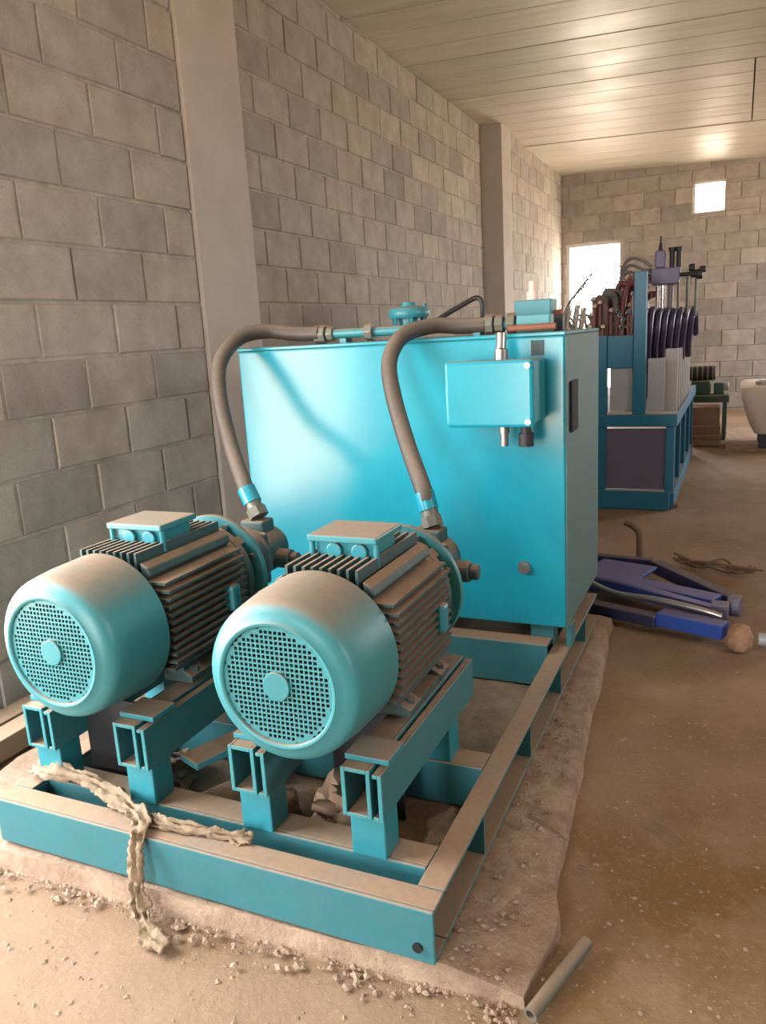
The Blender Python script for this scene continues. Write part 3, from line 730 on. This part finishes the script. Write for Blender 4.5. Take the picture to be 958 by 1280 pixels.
fb('sheet_lip', 'white_plate', -0.791, -0.626, 5.40, 5.43, 0.6405, 0.660, 0.002)
fb('guard_sheet', 'pale_sheet', -0.535, -0.430, 5.42, 5.435, 0.662, 1.000, 0.002)
fb('sheet_lip', 'white_plate', -0.546, -0.350, 5.40, 5.44, 0.6405, 0.660, 0.002)
for k in range(8):
    yy = 5.62+0.20*k
    fb('forming_plate', 'white_plate', -0.445, -0.365, yy, yy+0.035, 0.6405, 1.05-0.006*k, 0.003)
fb('plate_bar', 'pale_sheet', -0.50, -0.446, 5.50, 7.2, 0.6405, 0.98, 0.003)
def ft_(name, mat, pts, r_, n=10, sub=6):
    return MB().tube([(p[0]-gx0, p[1]-gy0, p[2]) for p in pts], r_, n, sub).build(name, mat, fm, smooth=60)
# violet hose loops hanging over the plates, side by side
for k in range(8):
    xx = -0.590+0.040*k; zl = 0.985+0.013*k; y_ = 5.62+0.07*k; d = rng(-.012, .012)
    ft_('hose_loop', 'violet', [(xx-0.03, y_+0.16, zl-0.10), (xx-0.022, y_+0.04, zl+0.02), (xx-0.008, y_-0.02, zl+0.14+d), (xx, y_, 1.262+d), (xx+0.008, y_+0.08, 1.300+d), (xx+0.010, y_+0.20, 1.27), (xx+0.012, y_+0.27, 1.15), (xx+0.010, y_+0.30, zl+0.05)], 0.0235)
# valve stack with levers above the hoses
fb('valve_bar', 'violet_light', -0.575, -0.39, 5.92, 6.06, 1.475, 1.585, 0.008)
vs_ = fb('valve_stack', 'violet_light', -0.555, -0.485, 5.95, 6.03, 1.5855, 1.705, 0.012)
MB().cyl((-0.52-gx0, 5.99-gy0, 1.705), (-0.52-gx0, 5.99-gy0, 1.76), 0.018, 12, 0.008).cyl((-0.52-gx0, 5.99-gy0, 1.76), (-0.52-gx0, 5.99-gy0, 1.80), 0.006, 8).build('stack_tip', 'rubber', fm, smooth=40)
for xx in (-0.445, -0.40):
    MB().cyl((xx-gx0, 5.99-gy0, 1.586), (xx-gx0, 5.99-gy0, 1.69), 0.017, 12).cyl((xx-gx0, 5.99-gy0, 1.691), (xx-gx0, 5.99-gy0, 1.72), 0.024, 12).build('valve_plunger', 'rubber', fm, smooth=40)
ft_('lever_rod', 'rubber', [(-0.39, 5.99, 1.535), (-0.34, 5.99, 1.535), (-0.275, 5.99, 1.53)], 0.014, 10, 2)
for (xx, zz, rr) in ((-0.265, 1.53, 0.034), (-0.315, 1.575, 0.026), (-0.30, 1.535, 0.026), (-0.245, 1.56, 0.022)):
    MB().cyl((xx-gx0-0.02, 5.99-gy0, zz), (xx-gx0+0.02, 5.99-gy0, zz), rr, 14).build('lever_knob', 'rubber', fm, bevel=0.006)
for (xx, mt, za, zb, rr) in ((-0.535, 'chrome', 1.27, 1.475, 0.013), (-0.50, 'chrome', 1.27, 1.475, 0.017), (-0.46, 'brass', 1.28, 1.475, 0.011), (-0.34, 'brass', 1.27, 1.53, 0.010), (-0.285, 'brass', 1.25, 1.53, 0.009), (-0.40, 'brass', 1.28, 1.475, 0.008)):
    MB().cyl((xx-gx0, 5.99-gy0, za), (xx-gx0, 5.99-gy0, zb), rr, 10).build('guide_rod', mt, fm, smooth=40)
for k in range(3):
    ft_('feed_pipe', 'grey_hose', [(-0.575, 5.97, 1.50+0.05*k), (-0.64, 5.97, 1.53+0.06*k), (-0.72, 6.0, 1.58+0.045*k), (-0.78, 6.02, 1.54+0.03*k), (-0.80, 6.03, 1.42)], 0.011)
# tangle of maroon and grey hoses left of the tall post
rs = random.Random(3)
for k in range(44):
    mt = rs.choice(['maroon', 'maroon', 'maroon', 'pink', 'grey_hose', 'violet'])
    xa = rs.uniform(-0.96, -0.66); yy = rs.uniform(5.62, 6.5); hgt = rs.uniform(1.22, 1.40)+0.22*(xa+0.96)/0.3*0.8; xb = xa+rs.uniform(0.05, 0.2)
    ft_('tangled_hose', mt, [(xa-0.04, yy, 1.0), (xa-0.02, yy+rs.uniform(-.04, .04), 1.16), (xa+0.01, yy, hgt-0.03), ((xa+xb)/2, yy+rs.uniform(-.05, .05), hgt), (min(xb, -0.64), yy, hgt-0.05), (min(xb, -0.63), yy+rs.uniform(-.05, .05), 1.14), (min(xb-0.02, -0.64), yy, 1.0)], rs.uniform(0.014, 0.024), 8, 5)
for k in range(18):
    xx, yy, zz = rs.uniform(-0.95, -0.66), rs.uniform(5.55, 5.62), rs.uniform(1.19, 1.42)
    MB().cyl((xx-gx0, yy-gy0, zz), (xx-gx0+0.015, yy-gy0-0.03, zz+0.01), 0.016, 10).build('chrome_coupling', 'chrome', fm, bevel=0.004)
    MB().cyl((xx-gx0+0.006, yy-gy0, 1.0), (xx-gx0+0.006, yy-gy0, zz), 0.009, 8).build('coupling_stem', 'pink', fm, smooth=40)
for k in range(5):
    xx = -1.06+0.03*k
    ft_('thin_cable', 'grey_hose', [(xx-0.14, 5.7, 1.0), (xx-0.12, 5.7, 1.20+0.03*k), (xx-0.02, 5.72, 1.42+0.035*k), (xx+0.10, 5.75, 1.50+0.03*k), (xx+0.22, 5.8, 1.46+0.03*k), (xx+0.30, 5.85, 1.36)], 0.005, 6)
for k in range(6):
    xx = -1.15+0.035*k
    ft_('thin_cable', 'grey_hose', [(xx, 5.6, 1.02), (xx+rs.uniform(-.03, .03), 5.6, 1.16), (xx+rs.uniform(-.03, .03), 5.62, 1.27+rs.uniform(0, .05)), (xx+0.06, 5.63, 1.20), (xx+0.07, 5.64, 1.02)], 0.008, 6)
fb('hose_tray', 'blue', -1.204, -0.63, 5.50, 6.7, 0.96, 1.0, 0.003)
for yy in (5.52, 6.64): fb('tray_leg', 'blue', -1.19, -1.14, yy, yy+0.04, 0.6385, 0.9595, 0)
for yy in (5.52, 6.64): fb('tray_leg', 'blue', -0.69, -0.64, yy, yy+0.04, 0.6385, 0.9595, 0)
MB().cyl((-0.45-gx0, 5.99-gy0, 1.0), (-0.45-gx0, 5.99-gy0, 1.474), 0.020, 12).cyl((-0.45-gx0, 5.99-gy0, 0.6385), (-0.45-gx0, 5.99-gy0, 1.0), 0.024, 12).build('valve_column', 'grey_hose', fm, smooth=40)
fb('foot_pedal', 'rust', -0.38, -0.335, 5.50, 5.56, 0.0, 0.02, 0)

# ------------------------------------------------------------------ blue A-frame lying on the floor
af = thing('drawbar_frame', 'royal blue steel A-shaped frame lying on the dirt floor', 'steel frame', (-0.35, 3.5, 0.0))
ax_, ay_, _ = af.location
def ab(name, mat, a, b, w_, h_, bevel=0.006):
    return MB().bar((a[0]-ax_, a[1]-ay_, a[2]), (b[0]-ax_, b[1]-ay_, b[2]), w_, h_).build(name, mat, af, bevel=bevel)
ab('side_beam', 'royal', (-0.64, 3.62, 0.075), (-0.04, 3.39, 0.065), 0.10, 0.075)
ab('side_beam', 'royal_dark', (-0.62, 3.33, 0.045), (-0.26, 3.20, 0.045), 0.06, 0.05)
ab('side_beam', 'royal', (-0.255, 3.22, 0.055), (-0.005, 3.13, 0.055), 0.075, 0.06)
ab('back_beam', 'royal_dark', (-0.66, 3.93, 0.075), (-0.34, 3.90, 0.075), 0.05, 0.05)
ab('cross_plate', 'royal', (-0.60, 3.74, 0.10), (-0.34, 3.66, 0.10), 0.20, 0.014, 0.003)
ab('slanted_arm', 'royal_dark', (-0.335, 3.89, 0.07), (0.02, 3.46, 0.06), 0.06, 0.06)
ab('end_post', 'royal', (-0.635, 3.70, 0.0), (-0.635, 3.70, 0.20), 0.05, 0.06)
MB().tube([(-0.60-ax_, 3.42-ay_, 0.13), (-0.45-ax_, 3.36-ay_, 0.095), (-0.28-ax_, 3.29-ay_, 0.105), (-0.10-ax_, 3.235-ay_, 0.095), (-0.02-ax_, 3.22-ay_, 0.08)], 0.013, 10).build('hose_line', 'steel', af, smooth=60)
MB().tube([(-0.60-ax_, 3.46-ay_, 0.13), (-0.42-ax_, 3.42-ay_, 0.125), (-0.24-ax_, 3.34-ay_, 0.115), (-0.06-ax_, 3.30-ay_, 0.09)], 0.012, 10).build('hose_line', 'violet_light', af, smooth=60)
MB().tube([(-0.425-ax_, 4.05-ay_, 0.04), (-0.425-ax_, 4.05-ay_, 0.12), (-0.43-ax_, 4.05-ay_, 0.19), (-0.46-ax_, 4.05-ay_, 0.225), (-0.50-ax_, 4.05-ay_, 0.245)], 0.016, 10).build('hook_rod', 'twig', af, smooth=60)
MB().box(-0.455-ax_, -0.395-ax_, 4.02-ay_, 4.08-ay_, 0.0, 0.05).build('hook_base', 'royal_dark', af, bevel=0.004)
ab('hook_bar', 'royal_dark', (-0.425, 4.02, 0.035), (-0.40, 3.93, 0.06), 0.05, 0.04)
ab('pivot_plate', 'violet_sheet', (-0.03, 3.36, 0.06), (-0.03, 3.30, 0.06), 0.07, 0.08)
MB().cyl((0.00-ax_, 3.41-ay_, 0.065), (0.05-ax_, 3.40-ay_, 0.065), 0.045, 18).build('pivot_roller', 'violet_sheet', af, bevel=0.006)
def lump(name, mat, label, cat, loc, sx, sy, sz, seed, fold=0.35, freq=2.2, sub=4):
    bm = bmesh.new(); bmesh.ops.create_icosphere(bm, subdivisions=sub, radius=1)
    for v in bm.verts:
        p = v.co.copy(); n1 = noise.noise(p*freq+Vector((seed, 0, 0))); n2 = abs(noise.noise(p*freq*2.3+Vector((0, seed, 0))))
        v.co = p*(1+fold*n1-fold*0.6*n2); v.co.x *= sx; v.co.y *= sy; v.co.z *= sz
    zmin = min(v.co.z for v in bm.verts)
    for v in bm.verts:
        v.co.z = max(v.co.z-zmin*0.6, 0.0)
    me = bpy.data.meshes.new(name); bm.to_mesh(me); bm.free(); me.materials.append(MAT[mat])
    for p in me.polygons: p.use_smooth = True
    me.set_sharp_from_angle(angle=R_(35))
    o = link(name, me); o.location = loc
    return tag(o, label, cat)
lump('clay_lump', 'orange', 'orange brown clay lump against the end of blue frame', 'lump', (0.045, 3.10, 0.0), 0.05, 0.055, 0.06, 3, 0.15)
vv = thing('white_valve', 'small whitish pipe valve on dirt floor by clay lump', 'valve', (0.125, 3.13, 0.0))
MB().cyl((-0.015, 0, 0.035), (0.03, 0.0, 0.035), 0.024, 14).build('valve_body', 'pale_sheet', vv, bevel=0.004)
MB().cyl((0.031, 0, 0.035), (0.05, 0.0, 0.035), 0.032, 14).build('valve_cap', 'rubber', vv, bevel=0.004)

# wire tangle beyond the blue frame
rs = random.Random(11)
m = MB()
for k in range(7):
    pts = [(-0.24+0.09*j+rs.uniform(-.03, .03), 4.14-0.025*j+rs.uniform(-.07, .07), 0.015+rs.uniform(0, .035)) for j in range(5)]
    m.tube(pts, 0.006, 6, 6)
tag(m.build('wire_tangle', 'twig', None, smooth=60), 'tangle of brown wire and straw on the floor behind blue frame', 'wire')

# ------------------------------------------------------------------ far green machine, timber stack, white drum
gm = thing('green_machine', 'dark green bench machine with motor near the far wall', 'machine', (-0.27, 8.9, 0.0))
MB().box(-0.22, 0.20, -0.22, 0.22, 0.385, 0.455).build('bench_top', 'green', gm, bevel=0.008)
for sx in (-0.20, 0.14):
    for sy in (-0.20, 0.16): MB().box(sx, sx+0.04, sy, sy+0.04, 0.0, 0.3845).build('leg', 'green', gm, bevel=0.003)
MB().box(-0.17, 0.02, -0.14, 0.10, 0.456, 0.60).build('gear_case', 'green', gm, bevel=0.02)
MB().cyl((-0.20, -0.02, 0.67), (0.06, -0.02, 0.67), 0.075, 20).build('motor_drum', 'rubber', gm, bevel=0.012)
for k in range(5): MB().cyl((-0.17+0.05*k, -0.02, 0.67), (-0.155+0.05*k, -0.02, 0.67), 0.082, 20).build('drum_ring', 'grey_hose', gm)
MB().box(0.05, 0.15, -0.12, 0.06, 0.456, 0.575).build('side_case', 'green', gm, bevel=0.012)
MB().cyl((0.15, -0.04, 0.53), (0.19, -0.04, 0.53), 0.045, 16).build('hand_wheel', 'pale_sheet', gm, bevel=0.006)
tg = 'timber pieces stacked under the green machine'
for k, (x0, x1, h0, h1, yy, mt) in enumerate(((-0.40, -0.13, 0.0, 0.055, 8.25, 'cardboard'), (-0.42, -0.12, 0.055, 0.10, 8.28, 'wood'), (-0.40, -0.14, 0.10, 0.19, 8.32, 'wood'), (-0.41, -0.15, 0.19, 0.37, 8.36, 'cardboard'))):
    lab = ('flat brown timber at the bottom of the stack by green machine', 'pale timber second in the stack by green machine', 'pale thick timber third in the stack by green machine', 'tall brown box on top of the timber stack by green machine')[k]
    b_ = MB().box(x0, x1, yy, yy+0.25, h0, h1).build('timber' if k < 3 else 'wooden_box', mt, None, bevel=0.006); tag(b_, lab, 'timber' if k < 3 else 'box', tg)
wd = thing('sheet_hopper', 'cream sheet metal hopper with sloping sides on dark legs', 'hopper', (0.46, 8.35, 0.0))
hv = []
def rr_(cx, cy, hx, hy, rad, z):
    out = []
    for (qx_, qy_, a0) in ((1, 1, 0), (-1, 1, PI/2), (-1, -1, PI), (1, -1, 3*PI/2)):
        for j in range(6):
            a = a0+PI/2*j/5; out.append((cx+qx_*(hx-rad)+rad*math.cos(a), cy+qy_*(hy-rad)+rad*math.sin(a), z))
    return out
lv = [(0.30, 0.33, 0.10, 0.15), (0.35, 0.38, 0.12, 0.25), (0.405, 0.43, 0.12, 0.42), (0.432, 0.455, 0.10, 0.545), (0.430, 0.453, 0.10, 0.585), (0.405, 0.43, 0.09, 0.603)]
for (hx, hy, rad, z_) in lv: hv += rr_(0, 0, hx, hy, rad, z_)
m = MB(); m.add(hv, [(r*24+k, r*24+(k+1) % 24, (r+1)*24+(k+1) % 24, (r+1)*24+k) for r in range(len(lv)-1) for k in range(24)]+[tuple(range(23, -1, -1)), tuple(range(24*(len(lv)-1), 24*len(lv)))])
m.build('hopper_shell', 'cream', wd, smooth=35)
MB().lathe_z([(0.055, 0.0), (0.06, 0.02), (0.06, 0.035), (0.045, 0.04), (0.045, 0.0)], (-0.25, -0.30, 0.603), 20).build('filler_ring', 'steel', wd, smooth=40)
for sx in (-0.26, 0.18):
    for sy in (-0.28, 0.18): MB().box(sx, sx+0.08, sy, sy+0.08, 0.012, 0.151).build('leg', 'rubber', wd, bevel=0.006)
sl = MB().prism([(-0.08, 8.02), (1.6, 7.95), (1.6, 9.6), (-0.12, 9.6)], 2, -0.02, 0.012)
tag(sl.build('concrete_slab', 'plinth', None, bevel=0.006), 'thin pale concrete slab under the cream hopper', 'slab')

# ------------------------------------------------------------------ loose things around the frame
def plank(name, a, b, w_, h_, mat, label, group=None, cat='plank'):
    c = (Vector(a)+Vector(b))/2; L = (Vector(b)-Vector(a)).length
    m = MB(); n = 14
    d = (Vector(b)-Vector(a)).normalized(); s = Vector((d.y, -d.x, 0)); vs = []
    for k in range(n+1):
        p = Vector(a)+d*L*k/n-c; q = 0.004*noise.noise((k*0.7, a[0]*3, 0)); z0 = -h_/2
        vs += [p+s*(w_/2+q)+Vector((0, 0, -h_/2)), p+s*(w_/2+q)+Vector((0, 0, h_/2+q)), p-s*(w_/2-q)+Vector((0, 0, h_/2+q)), p-s*(w_/2-q)+Vector((0, 0, -h_/2))]
    m.add(vs, [(k*4+i, k*4+(i+1) % 4, k*4+4+(i+1) % 4, k*4+4+i) for k in range(n) for i in range(4)]+[(0, 1, 2, 3), (n*4+3, n*4+2, n*4+1, n*4)])
    o = m.build(name, mat, None, bevel=0.004); o.location = c
    return tag(o, label, cat, group)
plank('wooden_plank', (-2.22, 0.6, 0.050), (-2.21, 3.0, 0.050), 0.09, 0.05, 'wood', 'brown dusty plank lying right against the block wall', 'planks by the wall')
plank('wooden_plank', (-2.08, 0.6, 0.055), (-2.09, 3.0, 0.055), 0.085, 0.07, 'wood', 'pale dusty plank lying between other plank and plinth', 'planks by the wall')
for k, (yy) in enumerate((0.9, 2.6)):
    plank('wood_batten', (-2.28, yy, 0.01), (-2.02, yy, 0.01), 0.06, 0.03, 'cardboard', ('short brown batten under the planks by the side window', 'short brown batten under the planks beside the tank')[k], 'battens under planks', 'batten')
rod = MB(); rod.lathe([(0.0085, 0.0), (0.0135, 0.0), (0.0135, 0.215), (0.0085, 0.215)], (0, 0, 0), 16, True)
o = rod.build('pipe_offcut', 'brass', None, smooth=40); o.location = (-0.302, 1.178, 0.018); o.rotation_euler = (R_(2), 0, -math.atan2(0.062, 0.189))
tag(o, 'short greenish grey pipe offcut leaning at the plinth corner', 'pipe')

# cloth strip over the front beam
def cloth(name, pts, width, label, seed, thick=0.004):
    P = smooth_path(pts, 10); m = MB(); vs = []; nw = 7; n = len(P)
    rs = random.Random(seed)
    for k, p in enumerate(P):
        d = (P[min(k+1, n-1)]-P[max(k-1, 0)]).normalized()
        s = d.cross(Vector((0, -0.5, 1)).normalized())
        if s.length < 0.1: s = Vector((1, 0, 0))
        s.normalize(); u = s.cross(d).normalized()
        wd_ = width*(0.75+0.5*noise.noise((k*0.13, seed, 0)))
        for j in range(nw):
            q = (j/(nw-1)-0.5); f_ = 0.014*noise.noise((k*0.22, j*0.9, seed*3.1))+0.006*math.sin(j*2.3+k*0.15)
            vs.append(p+s*q*wd_*(1+0.5*noise.noise((k*0.6, j*1.7, seed)))+u*(0.75*f_+0.008+0.006*noise.noise((k*0.9, j*1.3, seed*7))))
    fs = [(k*nw+j, k*nw+j+1, (k+1)*nw+j+1, (k+1)*nw+j) for k in range(n-1) for j in range(nw-1)]
    m.add(vs, fs); o = m.build(name, 'cloth', None, smooth=70)
    sd = o.modifiers.new('thickness', 'SOLIDIFY'); sd.thickness = thick
    return tag(o, label, 'cloth')
cloth('cloth_strip', [(-1.655, 1.315, 0.185), (-1.57, 1.29, 0.205), (-1.46, 1.295, 0.20), (-1.38, 1.285, 0.19), (-1.30, 1.262, 0.182), (-1.235, 1.235, 0.180), (-1.205, 1.20, 0.180), (-1.195, 1.172, 0.155), (-1.190, 1.160, 0.10), (-1.185, 1.150, 0.055), (-1.165, 1.13, 0.02), (-1.12, 1.10, 0.008), (-1.06, 1.085, 0.006)], 0.055, 'dirty beige cloth strip hanging over the front beam', 2)
cloth('cloth_strip', [(-1.225, 1.240, 0.176), (-1.15, 1.235, 0.178), (-1.06, 1.245, 0.176), (-0.99, 1.255, 0.175), (-0.94, 1.262, 0.176)], 0.035, 'thin beige cloth end lying flat along the front beam', 5)
lump('crumpled_sack', 'sack', 'crumpled brown sack under the motor on junction box side', 'sack', (-0.815, 1.49, 0.05), 0.09, 0.08, 0.10, 8, 0.5, 2.6)
lump('crumpled_sack', 'sack', 'crumpled brown sack between front beams under the wall side motor', 'sack', (-1.44, 1.56, 0.05), 0.09, 0.09, 0.045, 15, 0.5, 2.6)
lump('dust_heap', 'cloth', 'heap of pale dust and paper between motor rail and side rail', 'heap', (-0.595, 1.54, 0.05), 0.055, 0.11, 0.035, 21, 0.35, 2.0)
lump('dirt_heap', 'sack', 'heap of dirt between the two motors inside the frame', 'heap', (-1.02, 1.50, 0.05), 0.05, 0.06, 0.05, 33, 0.3, 2.0)
ro = MB().cyl((-1.20, 1.42, 0.095), (-1.095, 1.60, 0.098), 0.043, 24).build('cardboard_roll', 'sack', None, bevel=0.004, smooth=40)
tag(ro, 'dusty brown roll lying between the two motors', 'roll')
fbar = plank('flat_bar', (-1.215, 1.40, 0.235), (-1.10, 1.70, 0.235), 0.075, 0.02, 'teal_frame', 'dusty flat steel bar lying between the motors', None, 'bar')
bl = fbar.location
for (xa, xb, ya, yb, za) in ((-1.150, -1.110, 1.655, 1.695, 0.05),):
    MB().box(xa-bl.x, xb-bl.x, ya-bl.y, yb-bl.y, za-bl.z, 0.2245-bl.z).build('support_leg', 'teal', fbar, bevel=0.002)
# twigs
for (a, b, lab) in (((-0.152, 1.855, 0.010), (-0.075, 1.795, 0.012), 'thin dark twig on the ochre dirt'), ((-0.43, 1.69, 0.075), (-0.325, 1.640, 0.064), 'brown stick lying on the plinth beside the side rail'), ((-0.295, 1.628, 0.010), (-0.262, 1.612, 0.010), 'short brown stick on floor at the plinth edge')):
    o = MB().tube([a, ((a[0]+b[0])/2+.004, (a[1]+b[1])/2, (a[2]+b[2])/2+.002), b], 0.0045, 7, 4, radii=lambda q: 0.0055-0.003*q).build('twig', 'twig', None, smooth=60)
    tag(o, lab, 'twig', 'twigs')

# loose crumbs on floor and plinth
def pebbles(name, n, mat, label, place, smin, smax, seed):
    rs = random.Random(seed); m = MB()
    base = [(1, 0, 0), (-1, 0, 0), (0, 1, 0), (0, -1, 0), (0, 0, 1), (0, 0, -0.4), (0.7, 0.7, 0.3), (-0.7, 0.6, 0.35), (0.6, -0.7, 0.3), (-0.6, -0.7, 0.3)]
    fs8 = [(0, 6, 4), (6, 2, 4), (2, 7, 4), (7, 1, 4), (1, 9, 4), (9, 3, 4), (3, 8, 4), (8, 0, 4)]
    for _ in range(n):
        x, y, z = place(rs); s = smin+(smax-smin)*rs.random()**3; a = rs.uniform(0, 6.28); c, sn = math.cos(a), math.sin(a)
        vs = []
        for (u, v, w_) in base:
            k = rs.uniform(0.7, 1.25); u, v, w_ = u*k*s, v*k*s*0.8, w_*k*s*0.55
            vs.append((x+u*c-v*sn, y+u*sn+v*c, z+w_))
        m.add(vs, fs8)
    o = m.build(name, mat, None)
    o['kind'] = 'stuff'; o['label'] = label; o['category'] = 'crumbs'
    return o
def on_floor(rs):
    while True:
        y = 0.75+3.6*rs.random()**1.5; x = rs.uniform(-2.0, 1.0)
        if -1.98 < x < -0.31 and 1.16 < y < 3.2: continue
        return x, y, floor_height(x, y)
pebbles('floor_crumbs', 5200, 'plinth', 'loose crumbs of dried mud and mortar over the dirt floor', on_floor, 0.001, 0.008, 4)
def on_plinth(rs):
    y = 1.22+1.3*rs.random()**1.3; e_ = 0.13 if y < 1.7 else 0.09
    x = FX1+0.01+rs.random()*e_*0.95
    return x, y, 0.050-0.024*max(0, min(1, (x+0.46)/0.12))
pebbles('plinth_crumbs', 420, 'plinth', 'crumbs of broken cement on the plinth beside the side rail', on_plinth, 0.001, 0.010, 9)
def at_front(rs):
    x = rs.uniform(-1.9, -0.33); return x, 1.175+0.03*(x+1.9)/1.6-abs(rs.gauss(0, 0.035)), 0.0
pebbles('front_crumbs', 900, 'plinth', 'white and brown mortar crumbs along the foot of the plinth', at_front, 0.002, 0.012, 12)
